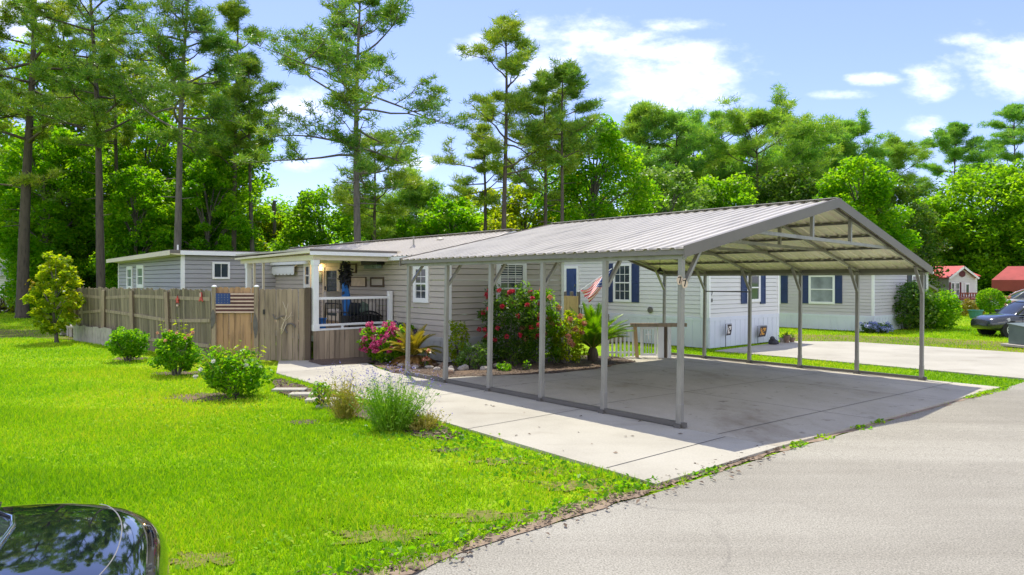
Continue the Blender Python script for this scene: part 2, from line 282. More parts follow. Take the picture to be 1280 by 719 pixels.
# ------------------------------------------------------------------ object helpers
def link(o, parent=None):
    C.objects.link(o)
    if parent is not None: o.parent = parent
    return o
def tag(o, label=None, cat=None, group=None, kind=None):
    if label: o['label'] = label
    if cat: o['category'] = cat
    if group: o['group'] = group
    if kind: o['kind'] = kind
    return o
def thing(name, label, cat, loc=(0, 0, 0), rz=0.0, group=None):
    o = bpy.data.objects.new(name, None); o.empty_display_size = 0.2
    link(o); o.location = loc; o.rotation_euler = (0, 0, rz)
    return tag(o, label, cat, group)
def copy_tree(o, parent=None, label=None):
    c = o.copy(); C.objects.link(c)
    if parent is not None: c.parent = parent
    if label: c['label'] = label
    for ch in list(o.children): copy_tree(ch, c)
    return c
class MB:
    def __init__(s): s.v = []; s.f = []; s.m = []
    def poly(s, pts, mi=0):
        b = len(s.v); s.v += [tuple(p) for p in pts]; s.f.append(tuple(range(b, b+len(pts)))); s.m.append(mi); return s
    def box(s, a, b, mi=0):
        x0, y0, z0 = a; x1, y1, z1 = b
        return s.hexa([(x0,y0,z0),(x1,y0,z0),(x1,y1,z0),(x0,y1,z0),(x0,y0,z1),(x1,y0,z1),(x1,y1,z1),(x0,y1,z1)], mi)
    def hexa(s, p, mi=0):
        b = len(s.v); s.v += [tuple(q) for q in p]
        for q in ((3,2,1,0),(4,5,6,7),(0,1,5,4),(1,2,6,5),(2,3,7,6),(3,0,4,7)):
            s.f.append(tuple(b+i for i in q)); s.m.append(mi)
        return s
    def bar(s, p0, p1, w, d, mi=0, up=(0, 0, 1)):
        """rectangular bar from p0 to p1, w across (horizontal), d along the other side"""
        p0 = Vector(p0); p1 = Vector(p1); t = (p1-p0).normalized(); u = Vector(up)
        if abs(t.dot(u)) > 0.98: u = Vector((0, 1, 0))
        r = t.cross(u).normalized(); q = r.cross(t).normalized()
        c = []
        for P in (p0, p1):
            c.append([P+r*(sx*w/2)+q*(sy*d/2) for sx, sy in ((-1,-1),(1,-1),(1,1),(-1,1))])
        return s.hexa(c[0]+c[1], mi)
    def tube(s, pts, rad, n=8, mi=0, cap=True):
        pts = [Vector(p) for p in pts]; k = len(pts)
        if not hasattr(rad, '__len__'): rad = [rad]*k
        b = len(s.v); ref = None
        for i, P in enumerate(pts):
            t = (pts[min(i+1, k-1)]-pts[max(i-1, 0)]).normalized()
            if ref is None:
                ref = Vector((1, 0, 0)) if abs(t.x) < 0.9 else Vector((0, 1, 0))
            r = (ref-t*ref.dot(t)).normalized(); ref = r; q = t.cross(r)
            for j in range(n):
                a = 2*math.pi*j/n; s.v.append(tuple(P+(r*math.cos(a)+q*math.sin(a))*rad[i]))
        for i in range(k-1):
            for j in range(n):
                s.f.append((b+i*n+j, b+i*n+(j+1)%n, b+(i+1)*n+(j+1)%n, b+(i+1)*n+j)); s.m.append(mi)
        if cap:
            s.f.append(tuple(b+j for j in reversed(range(n)))); s.m.append(mi)
            s.f.append(tuple(b+(k-1)*n+j for j in range(n))); s.m.append(mi)
        return s
    def lathe(s, c, prof, n=16, mi=0, axis='z'):
        b = len(s.v)
        for r, z in prof:
            for j in range(n):
                a = 2*math.pi*j/n; x, y = r*math.cos(a), r*math.sin(a)
                s.v.append((c[0]+x, c[1]+y, c[2]+z) if axis == 'z' else ((c[0]+x, c[1]+z, c[2]+y) if axis == 'y' else (c[0]+z, c[1]+x, c[2]+y)))
        k = len(prof)
        for i in range(k-1):
            for j in range(n):
                s.f.append((b+i*n+j, b+i*n+(j+1)%n, b+(i+1)*n+(j+1)%n, b+(i+1)*n+j)); s.m.append(mi)
        s.f.append(tuple(b+j for j in reversed(range(n)))); s.m.append(mi)
        s.f.append(tuple(b+(k-1)*n+j for j in range(n))); s.m.append(mi)
        return s
    def build(s, name, mats, parent=None, smooth=False, bevel=0.0, sub=0, loc=None):
        me = bpy.data.meshes.new(name); me.from_pydata(s.v, [], s.f)
        if not isinstance(mats, (list, tuple)): mats = [mats]
        for x in mats: me.materials.append(M[x] if isinstance(x, str) else x)
        if len(mats) > 1: me.polygons.foreach_set('material_index', s.m)
        if smooth: me.polygons.foreach_set('use_smooth', [True]*len(s.f))
        bm = bmesh.new(); bm.from_mesh(me); bmesh.ops.recalc_face_normals(bm, faces=bm.faces); bm.to_mesh(me); bm.free()
        me.update(); o = bpy.data.objects.new(name, me); link(o, parent)
        if loc: o.location = loc
        if bevel:
            md = o.modifiers.new('bevel', 'BEVEL'); md.width = bevel; md.segments = 2; md.limit_method = 'ANGLE'
        if sub:
            md = o.modifiers.new('sub', 'SUBSURF'); md.levels = sub; md.render_levels = sub
        return o
class Fr:
    """wall frame: u along the wall, z up, d out of the wall"""
    def __init__(s, o, u, n): s.o = Vector(o); s.u = Vector(u); s.n = Vector(n)
    def p(s, u, z, d=0.0): return s.o+s.u*u+s.n*d+Vector((0, 0, z))
def fbox(mb, fr, u0, u1, z0, z1, d0, d1, mi=0):
    return mb.hexa([fr.p(u0,z0,d0), fr.p(u1,z0,d0), fr.p(u1,z0,d1), fr.p(u0,z0,d1), fr.p(u0,z1,d0), fr.p(u1,z1,d0), fr.p(u1,z1,d1), fr.p(u0,z1,d1)], mi)
def npmesh(name, verts, nper, mat_, parent=None, smooth=False, loc=None):
    """verts (n, nper, 3): n loose triangles or quads"""
    n = verts.shape[0]
    me = bpy.data.meshes.new(name)
    me.vertices.add(n*nper); me.vertices.foreach_set('co', verts.reshape(-1).astype(np.float32))
    me.loops.add(n*nper); me.loops.foreach_set('vertex_index', np.arange(n*nper, dtype=np.int32))
    me.polygons.add(n); me.polygons.foreach_set('loop_start', np.arange(0, n*nper, nper, dtype=np.int32))
    me.polygons.foreach_set('loop_total', np.full(n, nper, dtype=np.int32))
    me.materials.append(M[mat_]); me.update(calc_edges=True)
    o = bpy.data.objects.new(name, me); link(o, parent)
    if loc: o.location = loc
    return o
def npmulti(name, groups, parent=None):
    me = bpy.data.meshes.new(name); V = np.concatenate([g.reshape(-1, 3) for g, _ in groups]); n = len(V)//4
    me.vertices.add(n*4); me.vertices.foreach_set('co', V.reshape(-1).astype(np.float32))
    me.loops.add(n*4); me.loops.foreach_set('vertex_index', np.arange(n*4, dtype=np.int32))
    me.polygons.add(n); me.polygons.foreach_set('loop_start', np.arange(0, n*4, 4, dtype=np.int32)); me.polygons.foreach_set('loop_total', np.full(n, 4, dtype=np.int32))
    for _, m_ in groups: me.materials.append(M[m_])
    me.polygons.foreach_set('material_index', np.concatenate([np.full(len(g), i, dtype=np.int32) for i, (g, _) in enumerate(groups)])); me.update(calc_edges=True)
    return link(bpy.data.objects.new(name, me), parent)
def unit(a): return a/np.maximum(np.linalg.norm(a, axis=-1, keepdims=True), 1e-9)
def leaves(pts, size, up=0.5, out=None, aspect=0.55):
    """diamond leaves with a fold, around points (n,3)"""
    n = len(pts)
    nr = rng.normal(size=(n, 3)); nr = unit(nr); nr[:, 2] = np.abs(nr[:, 2])
    nr = unit(nr+np.array([0, 0, up]))
    t = unit(np.cross(nr, rng.normal(size=(n, 3)))); b = np.cross(nr, t)
    L = (size*(0.6+0.8*rng.random(n)))[:, None]
    q = np.stack([pts-t*L*0.5, pts+b*L*aspect*0.5+nr*L*0.06, pts+t*L*0.5-nr*L*0.12, pts-b*L*aspect*0.5+nr*L*0.06], axis=1)
    return q
def blades(base, dirs, length, width):
    n = len(base); side = unit(np.cross(dirs, rng.normal(size=(n, 3))))
    w = (np.ones(n)*width)[:, None]; L = (np.ones(n)*length)[:, None]
    return np.stack([base-side*w*0.5, base+side*w*0.5, base+dirs*L], axis=1)
# ------------------------------------------------------------------ ground sheets
def W2(s, a): return (CP0[0]+BX*s+AX*a, CP0[1]+BY*s+AY*a)
def split_fall(bm):
    for s in (0.0, 10.0):
        p = W2(s, 0)
        bmesh.ops.bisect_plane(bm, geom=list(bm.verts)+list(bm.edges)+list(bm.faces), plane_co=(p[0], p[1], 0), plane_no=(BX, BY, 0))
def sheet(name, pts, dz, m, thick=0.0, kind='structure'):
    bm = bmesh.new(); f = bm.faces.new([bm.verts.new((x, y, 0)) for x, y in pts])
    bmesh.ops.recalc_face_normals(bm, faces=[f]); bmesh.ops.triangulate(bm, faces=[f])
    split_fall(bm)
    if bm.faces and sum(q.normal.z for q in bm.faces) < 0: bmesh.ops.reverse_faces(bm, faces=list(bm.faces))
    if thick:
        r = bmesh.ops.extrude_face_region(bm, geom=list(bm.faces))
        top = [v for v in r['geom'] if isinstance(v, bmesh.types.BMVert)]
        for v in top: v.co.z += thick
        bmesh.ops.recalc_face_normals(bm, faces=bm.faces)
    for v in bm.verts: v.co.z += H(v.co.x, v.co.y)+dz-thick
    me = bpy.data.meshes.new(name); bm.to_mesh(me); bm.free(); me.materials.append(M[m])
    o = bpy.data.objects.new(name, me); link(o); tag(o, kind=kind); return o
def wobble(pts, amp, step=0.25, seed=1, closed=True):
    r = random.Random(seed); out = []
    n = len(pts)
    for i in range(n if closed else n-1):
        a = Vector(pts[i]).to_2d(); b = Vector(pts[(i+1) % n]).to_2d()
        k = max(1, int((b-a).length/step))
        for j in range(k):
            p = a.lerp(b, j/k); out.append((p.x+r.uniform(-amp, amp), p.y+r.uniform(-amp, amp)))
    return out
GZ = -0.04
sheet('ground', [W2(-420, -300), W2(420, -300), W2(420, 500), W2(-420, 500)], GZ, 'turf')
E0 = -1.42
r_ = random.Random(3)
edge = [W2(-90, E0)]+[W2(-30+0.3*i, E0-0.03+r_.uniform(-0.05, 0.05)+0.06*math.sin(i*0.4)) for i in range(92)]+[W2(9.3, E0-0.02), W2(14, E0+0.05), W2(110, E0+0.1)]
sheet('road', edge+[W2(110, -8.6), W2(-90, -8.6)], GZ+0.010, 'asphalt')
verge = [W2(-30+0.25*i, E0-0.11+r_.uniform(-0.06, 0.06)+0.05*math.sin(i*0.37)) for i in range(112)]+[W2(-30+0.25*i, E0+0.02+r_.uniform(0, 0.12)+0.06*math.sin(i*0.55)) for i in reversed(range(110))]
sheet('dirt_verge', verge, GZ+0.018, 'dirt')
sheet('slab_verge', [W2(-2.4+0.2*i, E0-0.07+r_.uniform(-0.06, 0.04)) for i in range(58)]+[W2(9.2, E0+0.05), W2(-2.4, E0+0.05)], GZ+0.014, 'dirt')
PATH = [(-2.35, E0), (0.0, E0), (0.0, 7.6), (0.1, 8.2), (0.6, 9.9), (-1.0, 11.2), (-1.95, 9.0)]
PARK = [(0.012, E0), (8.9, E0), (8.9, 7.1), (5.0, 6.9), (4.5, 5.9), (0.9, 6.4), (0.012, 7.6)]
sheet('path', [W2(*p) for p in PATH], 0.0, 'concrete', 0.09)
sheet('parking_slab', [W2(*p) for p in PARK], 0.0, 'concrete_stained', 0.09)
jm = MB()
def joint(s0, a0, s1, a1, w=0.012):
    k = 14
    for i in range(k):
        p, q = [W2(s0+(s1-s0)*t/k, a0+(a1-a0)*t/k) for t in (i, i+1)]
        d = Vector((q[0]-p[0], q[1]-p[1], 0)).normalized(); n = Vector((-d.y, d.x, 0))*w/2
        jm.poly([(p[0]-n.x, p[1]-n.y, H(*p)+0.004), (q[0]-n.x, q[1]-n.y, H(*q)+0.004), (q[0]+n.x, q[1]+n.y, H(*q)+0.004), (p[0]+n.x, p[1]+n.y, H(*p)+0.004)])
for a in (-0.72, 1.8, 4.3): joint(-2.3, a, -0.03, a); joint(0.03, a+0.15, 8.85, a+0.15)
for a in (6.9, 8.9): joint(-2.0, a, -0.05, a)
for s in (2.9, 5.9): joint(s, -1.38, s, 5.8)
joint(7.6, -1.38, 7.6, 6.8)
tag(jm.build('slab_joint', 'stone_dark'), kind='structure')
NDRIVE = [G(*p) for p in ((893,438.5),(1000,447.5),(1280,473),(1480,492),(1480,462),(1280,441),(1160,433),(1060,427),(985,426.5),(955,430.5))]
sheet('neighbour_driveway', NDRIVE, 0.0, 'concrete', 0.09)
BED = [G(*p) for p in ((468,456),(490,466),(520,469),(556,472),(610,470),(690,467),(745,461.5),(795,452),(770,446),(700,443),(640,444),(600,447),(561,452),(520,448),(490,445),(462,449))]
sheet('flower_bed', wobble(BED, 0.06, 0.3, 4), 0.006, 'mulch')
GRAV = [G(*p) for p in ((386,452.5),(392,447),(440,444),(484,441),(486,446),(468,453),(440,455.5),(402,457))]
sheet('gravel_strip', wobble(GRAV, 0.04, 0.3, 8), 0.006, 'mulch')
BED2 = [G(*p) for p in ((338,474),(352,473),(395,487),(440,500),(480,512),(540,527),(575,541),(560,548),(520,541),(470,527),(425,513),(385,499),(350,490))]
sheet('border_bed', wobble(BED2, 0.07, 0.3, 5), GZ+0.022, 'mulch')
spots = []
for i, (px, py, rx, ry) in enumerate(((262,494,0.75,0.5),(222,465,0.6,0.4),(160,447,0.5,0.4),(382,525,0.28,0.2),(625,573,0.32,0.16),(612,641,0.5,0.16),(478,664,0.42,0.2),(735,603,0.55,0.25),(690,585,0.3,0.15),(250,694,0.3,0.16),(560,559,0.25,0.12))):
    x, y = G(px, py); rr = random.Random(i)
    big = 0.0 if i < 4 else 1.0
    pts = []
    for t in range(40):
        k_ = 0.7+0.3*math.sin(t*0.8+i)*big+0.5*rr.random()**2; pts.append((x+rx*k_*math.cos(t*math.tau/40), y+ry*k_*math.sin(t*math.tau/40)))
    sheet('bare_soil', wobble(pts, 0.03, 0.1, i), GZ+0.012, 'mulch' if i < 4 or i == 10 else 'turf_dry'); spots.append((x, y, rx, ry))
DRY = [[G(*p) for p in ((985,425),(1060,426),(1280,440),(1420,452),(1420,440),(1280,428),(1160,421),(1060,418),(985,417))],
       [G(*p) for p in ((-40,410),(90,412),(130,418),(90,424),(30,420),(-40,424))]]
for i, d in enumerate(DRY): sheet('dry_turf', wobble(d, 0.15, 0.6, 20+i), GZ+0.006+0.001*i, 'turf_dry')

# ------------------------------------------------------------------ lawn blades
def inpoly(P, poly):
    x, y = P[:, 0], P[:, 1]; c = np.zeros(len(P), bool); n = len(poly)
    for i in range(n):
        x0, y0 = poly[i]; x1, y1 = poly[(i+1) % n]
        t = ((y0 > y) != (y1 > y)) & (x < (x1-x0)*(y-y0)/(y1-y0+1e-12)+x0); c ^= t
    return c
MAINC = (-1.54, 16.97)
def lawn_points():
    out = []
    for (y0, y1, dens, xl, xr) in ((3.4, 7.5, 3600, -0.80, 0.25), (7.5, 11, 2100, -0.80, 0.2), (11, 16, 900, -0.80, -0.05), (16, 24, 300, -0.80, -0.35), (24, 42, 90, -0.82, -0.45), (3.4, 7.5, 1500, -1.7, -0.80), (7.5, 13, 700, -1.6, -0.80), (13, 24, 170, -1.5, -0.80), (24, 42, 45, -1.3, -0.82), (42, 60, 25, -1.3, -0.6),
                                   (12, 24, 420, 0.15, 0.85), (24, 34, 170, 0.3, 0.85), (34, 60, 40, 0.5, 0.85)):
        area = (y1-y0)*(xr-xl)*(y0+y1)/2; n = int(area*dens)
        y = np.sqrt(rng.random(n)*(y1*y1-y0*y0)+y0*y0); x = y*(xl+(xr-xl)*rng.random(n))
        out.append(np.stack([x, y], 1))
    P = np.concatenate(out)
    s = (P[:, 0]-CP0[0])*BX+(P[:, 1]-CP0[1])*BY; a = (P[:, 0]-CP0[0])*AX+(P[:, 1]-CP0[1])*AY
    L = np.stack([s, a], 1)
    ed = E0-0.02+0.08*np.sin(s*1.3)+0.05*np.sin(s*4.1)+rng.normal(size=len(s))*0.05
    ok = a > ed
    ok &= ~inpoly(L, PATH) & ~inpoly(L, PARK) & ~inpoly(P, NDRIVE) & ~inpoly(P, BED) & ~inpoly(P, GRAV)
    b2 = inpoly(P, BED2); ok &= ~(b2 & (rng.random(len(P)) > 0.12))
    for x, y, rx, ry in spots:
        q = ((P[:, 0]-x)/rx)**2+((P[:, 1]-y)/ry)**2; ok &= ~((q < 1.0) & (rng.random(len(P)) > (0.2 if ry > 0.3 else 0.5)+0.6*q*q))
    for d in DRY: ok &= ~(inpoly(P, d) & (rng.random(len(P)) > 0.35))
    # thin and weedy next to the road and the path
    near = (s < -2.0) & (s > -5.5) & (a < 1.2); ok &= ~(near & (rng.random(len(P)) > 0.30+0.3*np.sin(s*5)*np.sin(a*6)+0.05*(-2-s)*4))
    return P[ok]
P = lawn_points()
n = len(P)
z = np.array([H(x, y) for x, y in P])+GZ
d = unit(np.stack([rng.normal(size=n)*0.45, rng.normal(size=n)*0.45, np.ones(n)], 1))
yy = P[:, 1]
tuft = 0.75+0.5*(0.5+0.5*np.sin(P[:, 0]*2.1+np.sin(P[:, 1]*1.7)*2))*(0.5+0.5*np.sin(P[:, 1]*2.7+P[:, 0]))
q = blades(np.column_stack([P, z]), d, (0.045+0.04*rng.random(n))*tuft*np.clip(0.85+yy*0.012, 1, 1.4), 0.006+0.0012*yy)
g = npmesh('grass', q, 3, 'grass'); tag(g, 'short bright green lawn grass around the concrete drive', 'grass', kind='stuff')
print('grass blades', n)
# low weeds and leaf litter along the slab edges
pts = []
for _ in range(2600):
    t = rng.random()
    if t < 0.45: s, a = -2.4-abs(rng.normal())*0.5, rng.uniform(-1.4, 3.0)
    elif t < 0.62: s, a = rng.uniform(-2.4, 3.0), E0-abs(rng.normal())*0.07
    elif t < 0.72: s, a = rng.uniform(6.5, 9.2), E0-abs(rng.normal())*0.06
    else: s, a = rng.uniform(-9, -2.2), E0+abs(rng.normal())*0.16
    if t >= 0.45 and t < 0.62 and (math.sin(s*7)+math.sin(s*3.1) < 0.35): continue
    x, y = W2(s, a); pts.append((x, y, H(x, y)+GZ+0.01+0.05*rng.random()))
tag(npmesh('weeds', leaves(np.array(pts), 0.06, 0.4), 4, 'leaf_bright'), 'small green weeds growing along the concrete edge', 'weeds', kind='stuff')
pts = []   # clover and weed patches in the turf
for _ in range(70):
    cx, cy = rng.uniform(-6, 0.6), rng.uniform(4.2, 13); s_, a_ = along(cx, cy), (cx-CP0[0])*AX+(cy-CP0[1])*AY
    if s_ > -2.8 or a_ < E0+0.3: continue
    rr = rng.uniform(0.08, 0.38)
    for _ in range(int(110*rr)): pts.append((cx+rng.normal()*rr, cy+rng.normal()*rr*0.7, GZ+0.045+0.03*rng.random()))
tag(npmesh('clover', leaves(np.array(pts), 0.036, 1.2, aspect=0.8), 4, 'clover'), 'pale clover and weed patches dotted over the lawn', 'weeds', kind='stuff')
pts = []
for _ in range(4200):
    t = rng.random()
    if t < 0.5:
        i = rng.integers(len(BED)); a = np.array(BED[i]); b = np.array(BED[rng.integers(len(BED))]); p = a+(b-a)*rng.random()
        if not inpoly(p[None], BED)[0]: continue
        zz = 0.012
    elif t < 0.8:
        i = rng.integers(len(BED2)); a = np.array(BED2[i]); b = np.array(BED2[(i+rng.integers(1, 4)) % len(BED2)]); p = a+(b-a)*rng.random(); zz = GZ+0.028
    elif t < 0.99:
        p = np.array(W2(rng.uniform(-8, 0), E0+rng.normal()*0.12)); zz = GZ+0.03
    else:
        p = np.array(W2(rng.uniform(-2.2, 0.0), rng.uniform(-1.3, 6))); zz = 0.006
    pts.append((p[0], p[1], H(*p)+zz+0.01*rng.random()))
tag(npmesh('mulch_chips', leaves(np.array(pts), 0.055, 3.0, aspect=0.45), 4, 'chips'), 'scattered brown mulch chips and dry leaves on the beds', 'mulch', kind='stuff')

# ------------------------------------------------------------------ carport
cp = thing('carport', 'open sided metal carport with ribbed pale roof on slender posts over the concrete slab', 'carport', (CP0[0], CP0[1], 0.0))
cp.rotation_euler = (0, 0.02, YAW)
LN = BAY*NB; SL = 0.238; ZE = 2.455; APX = CPW/2
def zr(x): return ZE+SL*(x if x <= APX else CPW-x)
for i in range(NB+1):
    y = BAY*i
    for x in (0.0, CPW):
        sg = 1 if x == 0 else -1
        b = MB().box((x-0.036, y-0.036, 0.0), (x+0.036, y+0.036, 2.36))
        b.box((x-0.041, y-0.041, 0.05), (x+0.041, y+0.041, 0.32))
        po = b.build('post', 'steel', cp, bevel=0.006)
        MB().box((x-0.07, y-0.05, 0.0), (x+0.07, y+0.05, 0.05)).build('foot', 'steel_dark', po)
        k = MB().bar((x+sg*0.03, y-0.005, 1.90), (x+sg*0.44, y-0.005, zr(0.44)-0.10), 0.045, 0.06, up=(0, 1, 0))
        k.build('knee_brace', 'steel', cp, bevel=0.004)
        r = MB().bar((x-sg*0.02, y, zr(0)-0.075), (APX, y, zr(APX)-0.085), 0.055, 0.055)
        r.build('rafter', 'steel', cp, bevel=0.004)
    t = MB().bar((1.70, y-0.03, 2.775), (CPW-1.70, y-0.03, 2.775), 0.05, 0.055); t.build('tie_beam', 'steel', cp)
    for x in (APX-0.73, APX+0.73):
        MB().bar((x, y-0.03, 2.78), (x, y-0.03, zr(x)-0.1), 0.055, 0.055).build('web', 'steel', cp)
for x in (0.0, CPW):
    MB().box((x-0.032, -0.1, 0.012), (x+0.032, LN+0.1, 0.075)).build('base_rail', 'steel_dark', cp)
    sg = -1 if x == 0 else 1
    MB().box((min(x+sg*0.06, x+sg*0.125), -0.13, ZE-0.115), (max(x+sg*0.06, x+sg*0.125), LN+0.13, ZE-0.022)).build('eave_trim', 'steel_taupe' if 'steel_taupe' in M else 'steel_dark', cp)
    MB().box((x-0.03, -0.06, ZE-0.17), (x+0.03, LN+0.06, ZE-0.115)).build('eave_beam', 'steel', cp)
for k in range(5):
    for sd in (0, 1):
        x = 0.75+k*0.82
        if x > APX-0.1: continue
        xx = x if sd == 0 else CPW-x; z0 = zr(x)-0.048
        b = MB()
        b.hexa([(xx-0.04, -0.1, z0-0.001), (xx+0.04, -0.1, z0-0.001), (xx+0.04, LN+0.1, z0-0.001), (xx-0.04, LN+0.1, z0-0.001),
                (xx-0.055, -0.1, z0+0.03), (xx+0.055, -0.1, z0+0.03), (xx+0.055, LN+0.1, z0+0.03), (xx-0.055, LN+0.1, z0+0.03)])
        b.build('purlin', 'steel_dark', cp)
def ribbed(mb, p0, u, v, w, period=0.2286, rh=0.022, mi=0, under=None, gap=0.004):
    """sheet from p0: u = rib spacing direction with its length, v = along the ribs, w = up"""
    p0 = Vector(p0); u = Vector(u); Lu = u.length; u.normalize(); v = Vector(v); w = Vector(w)
    prof = []; t = 0.0
    while t < Lu-0.01:
        prof += [(t, 0), (t+period*0.62, 0), (t+period*0.70, rh), (t+period*0.92, rh)]
        t += period
    prof = [p for p in prof if p[0] <= Lu]+[(Lu, 0)]
    for (a, b), (c, d_) in zip(prof[:-1], prof[1:]):
        q = [p0+u*a+w*b, p0+u*c+w*d_, p0+u*c+w*d_+v, p0+u*a+w*b+v]
        mb.poly(q, mi)
        if under is not None: mb.poly([x-w*gap for x in reversed(q)], under)
    return mb
OV = 0.14
for sd in (0, 1):
    x0 = -0.15 if sd == 0 else CPW+0.15
    wv = Vector((-SL if sd == 0 else SL, 0, 1)).normalized()
    b = MB(); ribbed(b, (x0, -OV, ZE-SL*0.15-0.005), (0, LN+2*OV, 0), (APX-x0, 0, SL*(APX+0.15)), wv, mi=0, under=1)
    o = b.build('roof_panel', ['roof_white', 'panel_under'], cp)
MB().bar((APX, -OV, zr(APX)+0.025), (APX, LN+OV, zr(APX)+0.025), 0.26, 0.012).build('ridge_cap', 'roof_white', cp)
for yy_ in (-OV-0.006, LN+OV+0.006):
    for sd in (0, 1):
        xa = -0.15 if sd == 0 else CPW+0.15
        xb = APX+(0.004 if sd == 0 else -0.004)
        za, zb = ZE-SL*0.15, zr(APX)
        y0, y1 = (yy_-0.012, yy_+0.012); s_ = 1 if yy_ < 0 else -1
        b = MB()
        q = [(xa, y0, za-0.125), (xb, y0, zb-0.135), (xb, y1, zb-0.135), (xa, y1, za-0.125), (xa, y0, za+0.035), (xb, y0, zb+0.035), (xb, y1, zb+0.035), (xa, y1, za+0.035)]
        b.hexa(q)
        o = b.build('gable_trim', 'steel_trim' if 'steel_trim' in M else 'steel_dark', cp)
MB().bar((CPW, BAY*4+0.04, 1.86), (CPW, BAY*3-0.04, 1.86), 0.02, 0.03).build('cross_bar', 'steel_dark', cp)
# number plaques on the near post
def text_mesh(txt, size, depth=0.004):
    cu = bpy.data.curves.new('lettering', 'FONT'); cu.body = txt; cu.size = size; cu.extrude = depth; cu.align_x = 'CENTER'; cu.align_y = 'CENTER'
    o = bpy.data.objects.new('lettering', cu); C.objects.link(o)
    dg = bpy.context.evaluated_depsgraph_get(); me = bpy.data.meshes.new_from_object(o.evaluated_get(dg))
    bpy.data.objects.remove(o); return me
def lettering(txt, size, m, parent, mtx, name='lettering'):
    me = text_mesh(txt, size); me.materials.clear(); me.materials.append(M[m])
    o = bpy.data.objects.new(name, me); link(o, parent); o.matrix_local = mtx; return o
for k, (px, py, lab) in enumerate(((849.5, 350.5, 'cream plaque with a black 7 on the near carport post, the higher one'), (855.8, 354.5, 'cream plaque with a black 7 on the knee brace, the lower one'))):
    x, y = at(px, 9.36)
    t = thing('number_plaque', lab, 'house number', (x, y, zat(py, 9.36)), YAW*0.6, 'number plaques on the carport post')
    b = MB(); rr = random.Random(k+5)
    pts = [(0.048*(0.85+0.25*rr.random())*math.cos(i*math.tau/14), 0.066*(0.85+0.25*rr.random())*math.sin(i*math.tau/14)) for i in range(14)]
    b.poly([(p, -0.006, q) for p, q in pts]); b.poly([(p, 0.006, q) for p, q in reversed(pts)])
    for i in range(14):
        p, q = pts[i], pts[(i+1) % 14]; b.poly([(p[0], -0.006, p[1]), (p[0], 0.006, p[1]), (q[0], 0.006, q[1]), (q[0], -0.006, q[1])])
    b.build('plate', 'cream_plaque', t)
    lettering('7', 0.13, 'black_metal', t, Matrix.Translation((0, -0.009, 0)) @ Matrix.Rotation(math.radians(-8), 4, 'Y') @ Matrix.Rotation(math.pi/2, 4, 'X'), 'digit')
# pendant lamp under the carport roof
x, y = W2(5.3, 5.6); zt = zr(5.3)-0.02*5.3-0.06
zl = zat(336.5, y)
x = (825-640)/F_PX*y
pl = thing('pendant_lamp', 'small dark pendant lamp hanging from the carport roof', 'lamp', (x, y, 0))
MB().tube([(0, 0, zl), (0, 0, zt)], 0.006, 6).build('cord', 'black_metal', pl)
MB().lathe((0, 0, zl-0.06), [(0.09, 0), (0.08, 0.02), (0.03, 0.07), (0.012, 0.10)], 12).build('shade', 'black_metal', pl, smooth=True)
# ------------------------------------------------------------------ houses
def siding_wall(mb, fr, L, z0, z1, lap=0.142, gable=None, mi=0, g_=0.016):
    """lapped boards; gable = (half width, rise) adds a triangle above z1"""
    z = z0
    top = z1+(gable or 0)
    while z < top-0.005:
        zt = min(z+lap, top)
        if z >= z1 and gable:
            f0 = (z-z1)/gable; f1 = (zt-z1)/gable
            a0, b0, a1, b1 = L/2*f0, L-L/2*f0, L/2*f1, L-L/2*f1
        else: a0 = a1 = 0; b0 = b1 = L
        mb.poly([fr.p(a0, z+g_, 0.016), fr.p(b0, z+g_, 0.016), fr.p(b1, zt, 0.001), fr.p(a1, zt, 0.001)], mi)
        z = zt
    return mb
def skirt_wall(mb, fr, L, z0, z1, d=0.02, step=0.3):
    fbox(mb, fr, 0, L, z0, z1, -0.03, d-0.006)
    u = 0.0
    while u < L-0.02:
        fbox(mb, fr, u+0.012, min(u+step-0.012, L), z0, z1-0.003, d-0.006, d+0.004); u += step
    fbox(mb, fr, -0.012, L, z1-0.10, z1+0.012, d-0.003, d+0.012)
    return mb
def window(root, fr, u0, u1, z0, z1, cols=3, rows=2, fw=0.07, glass='glass', sash=True, frame='trim_white', name='window', muntin=True):
    b = MB()
    fbox(b, fr, u0, u0+fw, z0, z1, 0.0, 0.05); fbox(b, fr, u1-fw, u1, z0, z1, 0.0, 0.05)
    fbox(b, fr, u0+fw, u1-fw, z0, z0+fw, 0.0, 0.052); fbox(b, fr, u0+fw, u1-fw, z1-fw, z1, 0.0, 0.052)
    if sash: fbox(b, fr, u0+fw, u1-fw, (z0+z1)/2-0.022, (z0+z1)/2+0.022, 0.0, 0.045)
    w = b.build(name, frame, root, bevel=0.004)
    p = MB()
    halves = [(z0+fw, (z0+z1)/2), ((z0+z1)/2, z1-fw)] if sash else [(z0+fw, z1-fw)]
    for za, zb in halves: fbox(p, fr, u0+fw, u1-fw, za, zb, 0.012, 0.02 if za < (z0+z1)/2 else 0.026)
    p.build('pane', glass, w)
    if muntin and cols > 1:
        m = MB(); sp = (u1-u0-2*fw)/cols
        for c in range(1, cols): fbox(m, fr, u0+fw+sp*c-0.007, u0+fw+sp*c+0.007, z0+fw, z1-fw, 0.021, 0.036)
        for za, zb in halves:
            for r in range(1, rows): fbox(m, fr, u0+fw, u1-fw, za+(zb-za)*r/rows-0.008, za+(zb-za)*r/rows+0.008, 0.021, 0.0345)
        m.build('muntin', frame, w)
    return w
